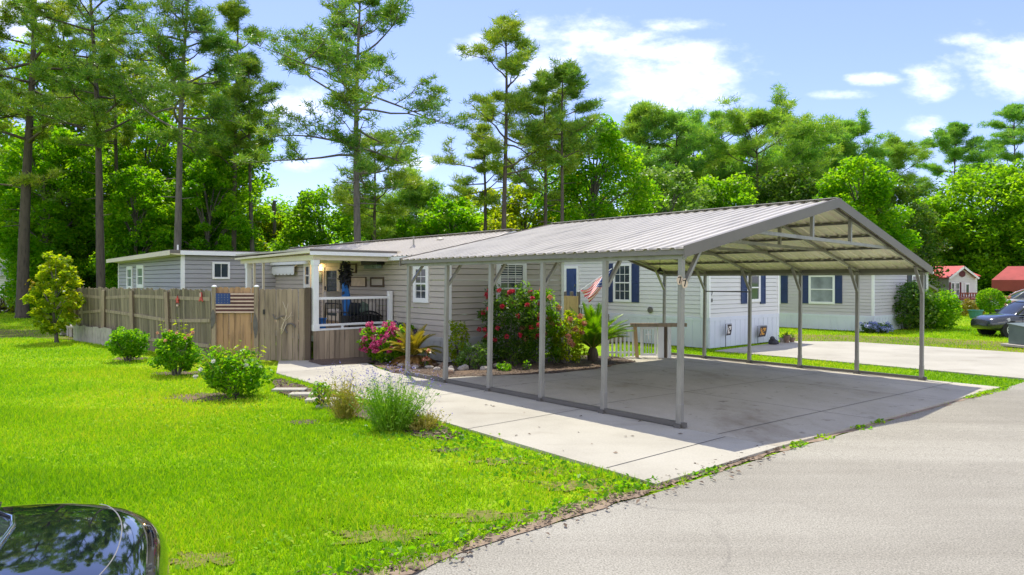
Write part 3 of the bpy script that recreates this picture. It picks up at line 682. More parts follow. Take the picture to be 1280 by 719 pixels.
def shutter(root, fr, u0, u1, z0, z1, m='shutter'):
    b = MB(); fw = 0.045
    fbox(b, fr, u0, u1, z0, z1, 0.012, 0.03)
    fbox(b, fr, u0, u0+fw, z0, z1, 0.03, 0.045); fbox(b, fr, u1-fw, u1, z0, z1, 0.03, 0.045)
    for f in (0.0, 0.5, 1.0):
        zc = z0+fw/2+(z1-z0-fw)*f; fbox(b, fr, u0+fw, u1-fw, zc-fw/2, zc+fw/2, 0.03, 0.0445)
    z = z0+fw+0.03
    while z < z1-fw-0.03:
        if abs(z-(z0+z1)/2) > 0.04:
            b.poly([fr.p(u0+fw, z, 0.03), fr.p(u1-fw, z, 0.03), fr.p(u1-fw, z-0.02, 0.042), fr.p(u0+fw, z-0.02, 0.042)])
        z += 0.04
    return b.build('shutter', m, root)
def house(name, label, corner, z0, W, L, sk, zt, rise, msid, mskirt, mroof='roof_white', ov=0.2, trim=True):
    r = thing(name, label, 'house', (corner[0], corner[1], z0), YAW)
    fx = Fr((0, 0, 0), (0, 1, 0), (-1, 0, 0)); fy = Fr((0, 0, 0), (1, 0, 0), (0, -1, 0))
    fx2 = Fr((W, 0, 0), (0, 1, 0), (1, 0, 0)); fy2 = Fr((0, L, 0), (1, 0, 0), (0, 1, 0))
    g_ = 0.009 if msid in ('siding_white', 'siding_lilac') else 0.012   # open slot under each board
    b = MB(); siding_wall(b, fx, L, sk, zt, g_=g_); siding_wall(b, fx2, L, sk, zt, g_=g_)
    siding_wall(b, fy, W, sk, zt, gable=rise, g_=g_); siding_wall(b, fy2, W, sk, zt, gable=rise, g_=g_)
    b.build('wall', msid, r)
    s = MB()
    for f, l in ((fx, L), (fx2, L), (fy, W), (fy2, W)): skirt_wall(s, f, l, 0, sk)
    s.build('skirting', mskirt, r)
    if trim:
        for cx, cy in ((0, 0), (W, 0), (0, L), (W, L)):
            sx = -1 if cx == 0 else 1; sy = -1 if cy == 0 else 1
            c = MB().box((min(cx, cx+sx*0.024)-(0.07 if sx > 0 else 0), min(cy, cy+sy*0.024)-(0.07 if sy > 0 else 0), sk),
                         (max(cx, cx+sx*0.024)+(0.07 if sx < 0 else 0), max(cy, cy+sy*0.024)+(0.07 if sy < 0 else 0), zt+0.02))
            c.build('corner_trim', 'trim_white', r)
    sl = rise/(W/2)
    for sd in (0, 1):
        xa = -ov if sd == 0 else W+ov; wv = Vector((-sl if sd == 0 else sl, 0, 1)).normalized()
        b = MB(); za = zt+0.03-sl*ov
        ribbed(b, (xa, -ov, za), (0, L+2*ov, 0), (W/2-xa, 0, sl*(W/2+ov)), wv, mi=0, under=1, gap=0.012)
        b.build('roof', [mroof, 'trim_white'], r)
        MB().box((min(xa, xa+(0.02 if sd == 0 else -0.02)), -ov, za-0.11), (max(xa, xa+(0.02 if sd == 0 else -0.02)), L+ov, za-0.014)).build('fascia', 'trim_white', r)
    for yb in (-ov, L+ov):
        for sd in (0, 1):
            xa = -ov if sd == 0 else W+ov
            b = MB().bar((xa, yb, zt+0.03-sl*ov-0.06), (W/2, yb, zt+0.03+rise-0.06), 0.02, 0.09); b.build('rake_trim', 'trim_white', r)
    MB().bar((W/2, -ov, zt+0.03+rise+0.03), (W/2, L+ov, zt+0.03+rise+0.03), 0.3, 0.012).build('ridge_cap', mroof, r)
    return r, fx, fy
A3 = (AX, AY); B3 = (BX, BY)
class WallPx:
    """turns photo measurements on a wall into wall coordinates (u, z)"""
    def __init__(s, corner, d, z0): s.c = corner; s.d = d; s.z0 = z0
    def rect(s, xa, xb, ya, yb):
        u0, zt0 = hit(s.c, s.d, xa, ya); u1, zt1 = hit(s.c, s.d, xb, ya)
        _, zb0 = hit(s.c, s.d, xa, yb); _, zb1 = hit(s.c, s.d, xb, yb)
        return min(u0, u1), max(u0, u1), (zb0+zb1)/2-s.z0, (zt0+zt1)/2-s.z0

# ---- main grey home
mh, fx, fy = house('grey_home', 'grey sided mobile home with covered porch behind the carport', MAINC, 0.0, 3.9, 13.5, 0.57, 2.66, 0.60, 'siding_grey', 'skirt_grey', 'roof_beige')
wx = WallPx(MAINC, A3, 0.0); wy = WallPx(MAINC, B3, 0.0)
window(mh, fx, *wx.rect(518, 537, 331, 378.5), cols=2, rows=2, fw=0.12)
window(mh, fy, *wy.rect(620, 657, 325.5, 396), cols=3, rows=2, fw=0.13)
window(mh, fx, *wx.rect(381, 389.5, 329, 360), cols=1, fw=0.12)
# blinds inside the end window
u0, u1, z0, z1 = wy.rect(625.5, 651.5, 331, 356); b = MB()
for k in range(8): fbox(b, fy, u0, u1, z0+0.05+k*(z1-z0-0.05)/8, z0+0.05+k*(z1-z0-0.05)/8+0.018, 0.0265, 0.030)
b.build('blind', 'trim_white', mh)
# screen door with cream casing
u0, u1, z0, z1 = wx.rect(405.2, 426.8, 328.5, 400); z0 = 0.73
b = MB(); fbox(b, fx, u0, u0+0.12, z0, z1, 0, 0.06); fbox(b, fx, u1-0.12, u1, z0, z1, 0, 0.06); fbox(b, fx, u0+0.12, u1-0.12, z1-0.12, z1, 0, 0.062)
dr = b.build('door', 'trim_cream', mh)
b = MB(); w = (u1-u0); za, zb = z0+0.02, z1-0.13
fbox(b, fx, u0+0.13, u0+0.23, za, zb, 0.01, 0.045); fbox(b, fx, u1-0.23, u1-0.13, za, zb, 0.01, 0.045)
for q0, q1 in ((za, za+0.14), ((za+zb)/2-0.08, (za+zb)/2+0.04), (zb-0.12, zb)): fbox(b, fx, u0+0.23, u1-0.23, q0, q1, 0.01, 0.046)
b.build('panel', 'trim_cream', dr)
b = MB(); fbox(b, fx, u0+0.23, u1-0.23, za+0.14, zb-0.12, 0.012, 0.02); b.build('pane', 'glass', dr)
b = MB(); fbox(b, fx, u1-0.21, u1-0.17, z0+0.95, z0+1.07, 0.046, 0.075); b.build('handle', 'black_metal', dr)
# roof vents
vx, vy = at(517, 19.4)
rel = (vx-MAINC[0], vy-MAINC[1]); lx, ly = rel[0]*BX+rel[1]*BY, rel[0]*AX+rel[1]*AY
zs = 2.69+0.60/1.95*max(lx, 0)
b = MB().lathe((lx, ly, zs-0.02), [(0.11, 0), (0.09, 0.03), (0.04, 0.08), (0.022, 0.1), (0.022, 0.34)], 10); b.build('vent_pipe', 'steel', mh, smooth=False)
b = MB().lathe((lx+0.7, ly-0.3, zs+0.2), [(0.10, 0), (0.11, 0.06), (0.05, 0.09)], 10); b.build('roof_vent', 'roof_beige', mh)
# porch
C0 = (-4.96, 17.40); rel = (C0[0]-MAINC[0], C0[1]-MAINC[1])
px0 = rel[0]*BX+rel[1]*BY; py0 = rel[0]*AX+rel[1]*AY; py1 = py0+4.6
b = MB().box((px0+0.03, py0+0.03, 0.60), (-0.04, py1+0.7, 0.72)); b.build('porch_deck', 'wood_brown', mh)
b = MB(); x = px0
rr = random.Random(4)
while x < -0.1:
    w = min(0.138, -0.05-x); b.box((x+0.004, py0-0.02+rr.uniform(-0.004, 0.004), -0.03), (x+w-0.004, py0+0.004, 0.735)); x += 0.142
b.build('deck_skirt', 'wood_brown', mh)
for (x, y) in ((px0+0.06, py0+0.03), (px0+0.06, py1)):
    zb = 0.72
    b = MB().box((x-0.07, y-0.07, zb), (x+0.07, y+0.07, 2.5)); b.box((x-0.085, y-0.085, zb), (x+0.085, y+0.085, zb+0.16)); b.box((x-0.085, y-0.085, 2.36), (x+0.085, y+0.085, 2.5))
    b.build('porch_post', 'trim_white', mh, bevel=0.006)
for y in (py1-0.55, py1-1.25): MB().box((px0-0.0, y-0.03, 0.72), (px0+0.06, y+0.03, 2.5)).build('porch_post', 'trim_cream', mh)
rl = MB().box((px0+0.13, py0-0.005, 1.50), (-0.16, py0+0.065, 1.565))
rl.box((px0+0.13, py0-0.005, 0.83), (-0.16, py0+0.065, 0.885)); rl.box((px0, py0-0.03, 0.725), (-0.06, py0+0.065, 0.77))
for x in (px0+0.8, px0+1.55): rl.box((x-0.03, py0, 0.77), (x+0.03, py0+0.05, 0.83))
ra = rl.build('porch_railing', 'trim_white', mh, bevel=0.005)
MB().box((-0.165, py0-0.025, 0.74), (-0.05, py0+0.09, 1.70)).build('newel_post', 'trim_white', ra, bevel=0.006)
nb = 19
for k in range(nb):
    x = px0+0.19+k*(-0.22-px0-0.19)/(nb-1)
    MB().box((x-0.009, py0+0.022, 0.885), (x+0.009, py0+0.040, 1.50)).build('baluster', 'black_metal', ra)
# porch roof: slab, beams, fascia
xr0, yr0, yr1 = px0-0.16, py0-0.16, py1+0.55
b = MB(); b.hexa([(xr0, yr0, 2.67), (0.15, yr0, 2.70), (0.15, yr1, 2.66), (xr0, yr1, 2.61), (xr0, yr0, 2.735), (0.15, yr0, 2.765), (0.15, yr1, 2.74), (xr0, yr1, 2.66)])
pr = b.build('porch_roof', 'trim_cream', mh)
b = MB().box((xr0-0.012, yr0-0.014, 2.715), (0.0, yr0-0.002, 2.765)); b.build('drip_edge', 'steel_trim', pr)
b = MB().box((xr0-0.006, yr0-0.009, 2.62), (0.0, yr0-0.0015, 2.712)); b.build('fascia', 'trim_white', pr)
b = MB().box((px0-0.02, py0-0.02, 2.50), (0.0, py0+0.10, 2.665)); b.build('front_beam', 'trim_cream', pr)
b = MB().box((px0-0.02, py0+0.102, 2.49), (px0+0.10, yr1-0.1, 2.62)); b.build('side_beam', 'trim_cream', pr)
b = MB().box((xr0+0.02, yr0+0.02, 2.735), (0.1, yr1-0.02, 2.78)); b.build('roof_sheet', 'roof_beige', pr)

# ---- things on the porch wall (each hangs by itself)
def on_wall(name, label, cat, rect, group=None):
    u0, u1, z0, z1 = rect
    x = MAINC[0]+AX*(u0+u1)/2; y = MAINC[1]+AY*(u0+u1)/2
    t = thing(name, label, cat, (x, y, (z0+z1)/2), YAW, group)
    return t, Fr((-0.016, 0, 0), (0, 1, 0), (-1, 0, 0)), (u1-u0)/2, (z1-z0)/2
def picture(label, rect, fm, pm, fw=0.035, name='wall_picture'):
    t, f, w, h = on_wall(name, label, 'picture', rect)
    b = MB(); fbox(b, f, -w, -w+fw, -h, h, 0, 0.035); fbox(b, f, w-fw, w, -h, h, 0, 0.035); fbox(b, f, -w+fw, w-fw, -h, -h+fw, 0, 0.034); fbox(b, f, -w+fw, w-fw, h-fw, h, 0, 0.034)
    b.build('frame', fm, t); b = MB(); fbox(b, f, -w+fw, w-fw, -h+fw, h-fw, 0.002, 0.012); b.build('print', pm, t)
picture('framed green grey print high on the porch wall beside the door', wx.rect(428, 446.5, 330, 341.5), 'wood_dark', 'picture')
picture('plain tan wooden board in the middle of the porch wall', wx.rect(439.5, 458.8, 346.5, 358.5), 'wood_dark', 'cream_plaque', 0.02, 'wall_board')
picture('empty brown frame on the porch wall right of the tan board', wx.rect(464.3, 481, 346.5, 358.8), 'wood_dark', 'siding_grey', 0.05)
picture('black frame half hidden behind the blue cloth on the porch', wx.rect(427.5, 437, 348, 361), 'black_metal', 'picture', 0.03)
picture('narrow teal panel on the wall between porch post and door', wx.rect(398.6, 404.2, 338.5, 354), 'wood_dark', 'picture_teal', 0.02, 'wall_panel')
t, f, w, h = on_wall('wall_planter', 'dark green box planter hung under the porch roof', 'planter', wx.rect(460.5, 481, 324.5, 336))
b = MB(); fbox(b, f, -w, w, -h*0.2, h, 0.0, 0.22); b.build('box', 'black_metal', t)
b = MB(); fbox(b, f, -w*0.8, w*0.8, -h, -h*0.2, 0.03, 0.18); b.build('glazed_front', 'picture_teal', t)
t, f, w, h = on_wall('wall_lantern', 'lit amber wall lantern beside the porch door', 'lamp', wx.rect(398.3, 403, 330.5, 338))
MB().lathe((-0.14, 0, -h), [(0.03, 0), (0.055, 0.06), (0.06, 0.16), (0.02, 0.22)], 10).build('glass', 'glow', t, smooth=True)
MB().lathe((-0.14, 0, -h+0.17), [(0.085, 0), (0.05, 0.07), (0.015, 0.10)], 10).build('hood', 'black_metal', t)
MB().tube([(-0.02, 0, h), (-0.14, 0, h+0.03), (-0.14, 0, -h+0.25)], 0.012, 6).build('bracket', 'black_metal', t)
t, f, w, h = on_wall('wall_awning', 'white scalloped awning over the rear porch window', 'awning', wx.rect(333, 372.5, 331.5, 346))
b = MB(); nsc = 9
b.hexa([f.p(-w, h-0.03, 0), f.p(w, h-0.03, 0), f.p(w, h-0.09, 0.12), f.p(-w, h-0.09, 0.12), f.p(-w, h, 0), f.p(w, h, 0), f.p(w, h-0.06, 0.12), f.p(-w, h-0.06, 0.12)])
fbox(b, f, -w, w, -h*0.4, h-0.095, 0.115, 0.13)
for k in range(nsc):
    c = -w+(2*k+1)*w/nsc; rad = w/nsc
    b.poly([f.p(c+rad*math.cos(a), -h*0.4-0.07*math.sin(a), 0.122) for a in [math.pi*i/8 for i in range(9)]])
b.build('canopy', 'trim_white', t); b = MB(); fbox(b, f, w, w+0.05, -h*0.1, h*0.9, 0.02, 0.14); b.build('end_bracket', 'wood_dark', t)

# ---- things standing on the porch deck
def porch_xy(px, dlocal):   # photo column, distance behind the railing
    P0 = (C0[0]+AX*dlocal, C0[1]+AY*dlocal); s, _ = hit(P0, B3, px, 400); return (P0[0]+BX*s, P0[1]+BY*s)
x, y = porch_xy(461, 0.65)
t = thing('garden_bench', 'black metal bench with arched back on the porch behind the railing', 'bench', (x, y, 0.72), YAW)
b = MB(); arc = [(-0.62+1.24*i/16, -0.02, 0.10+0.32*math.sin(math.pi*i/16)) for i in range(17)]
b.tube(arc, 0.022, 6); b.tube([(p[0]*0.86, p[1], 0.10+(p[2]-0.10)*0.72) for p in arc], 0.016, 6); b.bar((-0.62, -0.02, 0.10), (0.62, -0.02, 0.10), 0.03, 0.03)
for i in range(2, 15): b.tube([(arc[i][0], -0.02, 0.10), arc[i]], 0.009, 5)
b.build('backrest', 'black_metal', t)
b = MB().box((-0.6, 0.06, 0.10), (0.6, 0.5, 0.30)); b.build('seat', 'black_metal', t)
for sx in (-0.58, 0.58):
    for sy in (0.02, 0.46): MB().tube([(sx, sy, 0), (sx, sy, 0.12)], 0.02, 6).build('leg', 'black_metal', t)
    MB().tube([(sx, 0.0, 0.12), (sx, 0.1, 0.40), (sx, 0.45, 0.40), (sx, 0.46, 0.12)], 0.018, 6).build('armrest', 'black_metal', t)
def cushion(label, px, d, z, w, h, m, rot, tilt=0.5):
    x, y = porch_xy(px, d)
    t = MB(); k = 8
    for a in range(k):
        for c in range(k):
            pass
    b = MB(); g_ = []
    for s_ in (1, -1):
        for i in range(k+1):
            for j in range(k+1):
                u, v = i/k*2-1, j/k*2-1; th = 0.09*((1-u*u)*(1-v*v))**0.4
                g_.append((u*w/2*(1-0.06*v*v), s_*th, v*h/2*(1-0.06*u*u)))
    b.v = g_; n1 = (k+1)**2
    for o_ in (0, n1):
        for i in range(k):
            for j in range(k):
                q = (o_+i*(k+1)+j, o_+(i+1)*(k+1)+j, o_+(i+1)*(k+1)+j+1, o_+i*(k+1)+j+1)
                b.f.append(q if o_ == 0 else q[::-1]); b.m.append(0)
    o = b.build('cushion', m, None, smooth=True, loc=(x, y, z)); o.rotation_euler = (0.2, rot, YAW)
    return tag(o, label, 'cushion')
cushion('pale striped cushion at the right end of the porch bench', 467, 0.95, 1.17, 0.42, 0.34, 'pale_cloth', 0.6)
cushion('grey green cushion in the middle of the porch bench', 456, 1.0, 1.18, 0.42, 0.34, 'green_cloth', 0.5)
cushion('black cushion beside the blue cloth on the porch bench', 447, 1.05, 1.19, 0.55, 0.36, 'dark_cloth', 0.1)
x, y = porch_xy(428, 1.9)
t = thing('porch_chair', 'pale cushioned chair with black frame near the porch door', 'chair', (x, y, 0.72), YAW+0.3)
MB().box((-0.33, -0.3, 0.34), (0.33, 0.3, 0.46)).build('seat', 'pale_cloth', t, bevel=0.04)
MB().hexa([(-0.33, 0.22, 0.46), (0.33, 0.22, 0.46), (0.33, 0.36, 0.46), (-0.33, 0.36, 0.46), (-0.33, 0.34, 0.95), (0.33, 0.34, 0.95), (0.33, 0.46, 0.95), (-0.33, 0.46, 0.95)]).build('backrest', 'pale_cloth', t, bevel=0.04)
for sx in (-0.35, 0.35):
    MB().tube([(sx, -0.3, 0), (sx, -0.3, 0.6), (sx, 0.3, 0.62)], 0.02, 6).build('armrest', 'black_metal', t)
    MB().tube([(sx, 0.33, 0), (sx, 0.3, 0.62)], 0.02, 6).build('leg', 'black_metal', t)
x, y = porch_xy(432, 1.2)
t = thing('draped_cloth', 'bright blue cloth draped on a dark stand on the porch', 'drape', (x, y, 0.72), YAW)
MB().tube([(0, 0, 0), (0, 0, 1.6)], 0.02, 6).build('stand', 'black_metal', t)
b = MB(); nn = 14; rings = []
for i, (z_, r_x) in enumerate(((1.22, 0.05), (1.08, 0.09), (0.85, 0.12), (0.55, 0.14), (0.25, 0.15))):
    for j in range(nn):
        a = math.tau*j/nn; rr_ = r_x*(1+0.28*math.sin(a*5+i*0.5)); b.v.append((rr_*math.cos(a)+0.03*i-0.04, rr_*0.6*math.sin(a), z_))
for i in range(4):
    for j in range(nn): b.f.append((i*nn+j, i*nn+(j+1) % nn, (i+1)*nn+(j+1) % nn, (i+1)*nn+j)); b.m.append(0)
b.build('cloth', 'blue_cloth', t, smooth=True, sub=1)
pts = rng.normal(size=(420, 3))*np.array([0.07, 0.07, 0.16])+np.array([0, 0, 1.42])
npmesh('topper', leaves(pts, 0.12), 4, 'stone_dark', t)
x, y = porch_xy(398.5, 0.9)
t = thing('plastic_crate', 'small bright blue crate behind the left end of the porch railing', 'crate', (x, y, 0.72), YAW)
b = MB().box((-0.14, -0.12, 0), (0.14, 0.12, 0.03))
for q in ((-0.14, -0.12, -0.12, 0.12), (0.12, -0.12, 0.14, 0.12), (-0.12, -0.12, 0.12, -0.10), (-0.12, 0.10, 0.12, 0.12)): b.box((q[0], q[1], 0.03), (q[2], q[3], 0.24))
b.build('bin', 'blue_cloth', t); MB().box((-0.16, -0.14, 0.24), (0.16, 0.14, 0.27)).build('lid', 'blue_cloth', t)

# ---- grey addition with flat roof, left
SH = (-10.9, 23.0); SW, SLN, ST = 4.6, 9.3, 2.98
sh = thing('grey_addition', 'flat roofed blue grey sided building behind the picket fence', 'building', (SH[0], SH[1], 0), YAW)
sfx = Fr((0, 0, 0), (0, 1, 0), (-1, 0, 0)); sfy = Fr((0, 0, 0), (1, 0, 0), (0, -1, 0))
b = MB(); siding_wall(b, sfx, SLN, 0.1, ST-0.2, 0.15); siding_wall(b, sfy, SW, 0.1, ST-0.1, 0.15)
siding_wall(b, Fr((SW, 0, 0), (0, 1, 0), (1, 0, 0)), SLN, 0.1, ST-0.2, 0.15); siding_wall(b, Fr((0, SLN, 0), (1, 0, 0), (0, 1, 0)), SW, 0.1, ST-0.2, 0.15)
b.build('wall', 'siding_blue', sh)
MB().box((-0.024, -0.024, 0.1), (0.09, 0.06, ST-0.10)).build('corner_trim', 'trim_white', sh)
MB().box((-0.024, SLN-0.09, 0.1), (0.0, SLN+0.02, ST-0.2)).build('corner_trim', 'trim_white', sh)
b = MB().hexa([(-0.42, -0.2, ST-0.10), (SW+0.2, -0.2, ST-0.07), (SW+0.2, SLN+0.2, ST-0.15), (-0.42, SLN+0.2, ST-0.18), (-0.42, -0.2, ST), (SW+0.2, -0.2, ST+0.03), (SW+0.2, SLN+0.2, ST-0.05), (-0.42, SLN+0.2, ST-0.10)])
ro = b.build('roof', 'steel_trim', sh)
MB().box((-0.10, -0.225, ST-0.155), (SW+0.2, -0.203, ST-0.02)).build('fascia', 'trim_white', ro)
MB().hexa([(-0.40, -0.18, ST-0.13), (0, -0.18, ST-0.18), (0, SLN, ST-0.26), (-0.40, SLN, ST-0.20), (-0.40, -0.18, ST-0.104), (0, -0.18, ST-0.104), (0, SLN, ST-0.185), (-0.40, SLN, ST-0.183)]).build('soffit', 'trim_cream', ro)
MB().hexa([(-0.44, -0.21, ST-0.17), (-0.42, -0.21, ST-0.17), (-0.42, SLN+0.2, ST-0.25), (-0.44, SLN+0.2, ST-0.25), (-0.44, -0.21, ST-0.02), (-0.42, -0.21, ST-0.02), (-0.42, SLN+0.2, ST-0.10), (-0.44, SLN+0.2, ST-0.10)]).build('eave_board', 'trim_cream', ro)
MB().tube([(-0.15, -0.1, ST-0.02), (-0.15, -0.1, ST+0.17)], 0.025, 8).build('vent_pipe', 'trim_white', sh)
wsy = WallPx(SH, B3, 0); wsx = WallPx(SH, A3, 0)
window(sh, sfy, *wsy.rect(265, 287, 327.5, 349), cols=2, rows=1, fw=0.07, sash=False)
window(sh, sfx, *wsx.rect(159.5, 166.5, 333, 362), cols=1, fw=0.14, glass='glass_light')
window(sh, sfx, *wsx.rect(172, 180.5, 331.5, 360), cols=1, fw=0.14, glass='glass_light')

# ---- white neighbour home
WH = (6.33, 22.40); WZ = -0.2
wh, fx, fy = house('white_home', 'white sided mobile home with navy shutters beyond the carport', WH, WZ, 4.39, 14.0, 0.97, 3.12, 0.65, 'siding_white', 'skirt_white')
wx = WallPx(WH, A3, WZ); wy = WallPx(WH, B3, WZ)
window(wh, fx, *wx.rect(767.3, 790, 329.5, 377.5), cols=3, rows=2, fw=0.09)
shutter(wh, fx, *wx.rect(758, 767, 329.5, 378)); shutter(wh, fx, *wx.rect(790.5, 799.3, 329.5, 378))
window(wh, fy, *wy.rect(932.8, 949.3, 341.5, 377.5), cols=1, fw=0.10)
shutter(wh, fy, *wy.rect(925.6, 932.6, 342, 379.8)); shutter(wh, fy, *wy.rect(949.6, 955.8, 342, 379.8))
u0, u1, z0, z1 = wx.rect(706.5, 724, 332.5, 398); z0 = 0.99
b = MB(); fbox(b, fx, u0, u0+0.1, z0, z1, 0, 0.05); fbox(b, fx, u1-0.1, u1, z0, z1, 0, 0.05); fbox(b, fx, u0+0.1, u1-0.1, z1-0.1, z1, 0, 0.052)
dr = b.build('door', 'trim_white', wh)
b = MB(); fbox(b, fx, u0+0.1, u1-0.1, z0, z1-0.1, 0.005, 0.03)
for q in (0.55, 1.25): fbox(b, fx, u0+0.22, u1-0.22, z0+q-0.4, z0+q+0.15, 0.03, 0.04)
b.build('panel', 'door_navy', dr)
b = MB(); fbox(b, fx, u0+0.15, u0+0.19, z0+0.95, z0+1.05, 0.03, 0.07); b.build('handle', 'chrome', dr)
_, _, q0, q1 = wx.rect(880, 886, 345, 400)
MB().box((-0.045, 0.072, 0.97), (-0.016, 0.30, 3.05)).build('downpipe', 'trim_white', wh, bevel=0.01)
u, zv = hit(WH, A3, 813.5, 387.5)
MB().lathe((0, 0, 0), [(0.11, -0.03), (0.11, -0.05), (0.06, -0.06)], 14, axis='x').build('wall_vent', 'steel_dark', wh, loc=(0, u, zv-WZ))
u, zv = hit(WH, B3, 889, 371.5); 
for k, ch in enumerate('78'):
    lettering(ch, 0.17, 'black_metal', wh, Matrix.Translation((u, -0.03, zv-WZ+0.11-0.22*k)) @ Matrix.Rotation(math.pi/2, 4, 'X'), 'house_number')
# wooden entry landing in front of its door
d_ = 1.25; Pq = (WH[0]-BX*d_, WH[1]-BY*d_); wl = WallPx(Pq, A3, WZ)
u0, u1, z0, z1 = wl.rect(703.5, 723, 370, 400)
ld = thing('entry_landing', 'tan board landing with dark posts and a stair rail at the white home door', 'porch steps', (WH[0], WH[1], WZ), YAW)
b = MB(); y = u0
while y < u1-0.02:
    b.box((-d_-0.02, y+0.004, 0.25), (-d_, min(y+0.14, u1), z1)); y += 0.145
b.build('board_screen', 'wood_fresh', ld)
MB().box((-d_, u0-0.2, 0.85), (-0.03, u1, 0.93)).build('deck', 'wood_brown', ld)
for yy_ in (u0+0.05, (u0+u1)/2, u1-0.05):
    MB().box((-d_+0.01, yy_-0.05, 0), (-d_+0.11, yy_+0.05, z1+0.16)).build('post', 'steel_trim', ld, bevel=0.01)
ua, _, za, zb = wl.rect(726, 744, 383, 400)
for k in range(4):
    MB().box((-d_, u0-0.25-0.3*k, 0.0), (-0.1, u0+0.05-0.3*k, 0.80-0.2*k)).build('step', 'wood_brown', ld)
MB().bar((-d_+0.05, u0, z1-0.35), (-d_+0.05, u0-1.3, 0.95), 0.07, 0.09).build('handrail', 'skirt_grey', ld)
MB().box((-d_, u0-1.38, 0), (-d_+0.1, u0-1.28, 1.02)).build('post', 'steel_trim', ld)
for k in range(6): MB().box((-d_+0.035, u0-0.12-0.19*k, 0.5-0.05*k), (-d_+0.065, u0-0.09-0.19*k, z1-0.42-0.14*k)).build('baluster', 'steel_trim', ld)
# flag on a slanting pole
def wp(px, py, Y): x, y = at(px, Y); return Vector((x, y, zat(py, Y)))
YF = 25.0
fb_, ft_ = wp(722.5, 365, YF+0.2), wp(764.5, 336, YF-0.2)
fl = thing('flag', 'american flag hanging from a slanting white pole at the white home', 'flag', fb_)
MB().tube([(0, 0, 0), ft_-fb_], 0.016, 8).build('pole', 'trim_white', fl)
q00, q10, q01, q11 = wp(763, 337.5, YF-0.2)-fb_, wp(744, 350.5, YF)-fb_, wp(735, 377.5, YF-0.5)-fb_, wp(724.5, 362.5, YF-0.7)-fb_
b = MB(); nu, nv = 26, 30
for i in range(nu+1):
    for j in range(nv+1):
        u_, v_ = i/nu, j/nv
        p = (q00*(1-u_)+q10*u_)*(1-v_)+(q01*(1-u_)+q11*u_)*v_
        p += Vector((0.03, 0.10*math.sin(u_*9+v_*3)*(0.3+v_), -0.16*math.sin(v_*math.pi)*(1-0.3*u_)+0.03*math.sin(u_*14+v_*5)*v_)); b.v.append(tuple(p))
for i in range(nu):
    for j in range(nv):
        b.f.append((i*(nv+1)+j, (i+1)*(nv+1)+j, (i+1)*(nv+1)+j+1, i*(nv+1)+j+1))
        c = 2 if (i < 14 and j < 12) else (1 if (i//2) % 2 == 0 else 0)
        if c == 2 and (i % 3 == 1 and j % 3 == 1): c = 0
        b.m.append(c)
b.build('cloth', ['flag_white', 'flag_red', 'flag_blue'], fl, smooth=True)

# ---- lilac neighbour home
LH = (15.3, 29.5)
lh, fx, fy = house('lilac_home', 'pale lilac sided home with navy shutters behind the far drive', LH, WZ, 6.2, 14.0, 0.66, 2.60, 0.42, 'siding_lilac', 'skirt_white')
wx = WallPx(LH, A3, WZ); wy = WallPx(LH, B3, WZ)
window(lh, fx, *wx.rect(1011.2, 1044, 343.5, 380), cols=1, fw=0.10, glass='glass_light')
shutter(lh, fx, *wx.rect(1002.6, 1011, 344, 379.3)); shutter(lh, fx, *wx.rect(1044.3, 1053, 344, 379.3))
shutter(lh, fx, *wx.rect(976.5, 985, 344, 379)); window(lh, fx, *wx.rect(955, 976.2, 343.5, 380), cols=1, fw=0.10)
window(lh, fy, *wy.rect(1139, 1152, 343, 362), cols=1, fw=0.10); shutter(lh, fy, *wy.rect(1133.8, 1138.6, 343, 362.5), m='black_metal'); shutter(lh, fy, *wy.rect(1152.4, 1156, 343, 362.5), m='black_metal')
b = MB().hexa([(6.22, 0.5, 2.22), (9.2, 0.5, 1.62), (9.2, 7, 1.62), (6.22, 7, 2.22), (6.22, 0.5, 2.34), (9.2, 0.5, 1.74), (9.2, 7, 1.74), (6.22, 7, 2.34)])
pr = b.build('porch_roof', 'steel_trim', lh)
for x, y in ((9.0, 0.7), (9.0, 6.8), (7.6, 0.7)): MB().box((x-0.06, y-0.06, 0), (x+0.06, y+0.06, 1.63+(9.2-x)*0.2)).build('porch_post', 'wood_dark', lh)

# ---- red roofed cottage far right
RY = 60.0
def rx(px): return (px-640)/F_PX*RY
def rz(py): return zat(py, RY)
rh = thing('red_roof_cottage', 'white cottage with red metal roof and red deck at far right', 'house', (rx(1202), RY, rz(380)))
ox, oz = rx(1202), rz(380)
def RP(px, py, dy=0.0): return (rx(px)-ox, dy, rz(py)-oz)
b = MB()
f = Fr((rx(1186)-ox, 0, 0), (1, 0, 0), (0, -1, 0)); gw = rx(1219)-rx(1186); ge = rz(347)-oz; gr = rz(335.5)-rz(347)
siding_wall(b, f, gw, 0.0, ge, 0.16, gable=gr)
f2 = Fr((rx(1163)-ox, 1.5, 0), (1, 0, 0), (0, -1, 0)); siding_wall(b, f2, rx(1236)-rx(1163), 0.0, rz(346.5)-oz, 0.16)
b.box((rx(1163)-ox, 1.55, 0), (rx(1236)-ox, 7.5, rz(347)-oz)); b.box((rx(1186)-ox, 0.02, 0), (rx(1219)-ox, 1.5, ge-0.02))
b.build('wall', 'siding_white', rh)
b = MB(); e1 = rz(345.5)-oz; pk = rz(333.5)-oz; pkz = rz(332.5)-oz
b.hexa([(rx(1161)-ox, 1.2, e1), (rx(1238)-ox, 1.2, e1), (rx(1236)-ox, 4.4, pkz), (rx(1163)-ox, 4.4, pkz), (rx(1161)-ox, 1.2, e1+0.07), (rx(1238)-ox, 1.2, e1+0.07), (rx(1236)-ox, 4.4, pkz+0.07), (rx(1163)-ox, 4.4, pkz+0.07)])
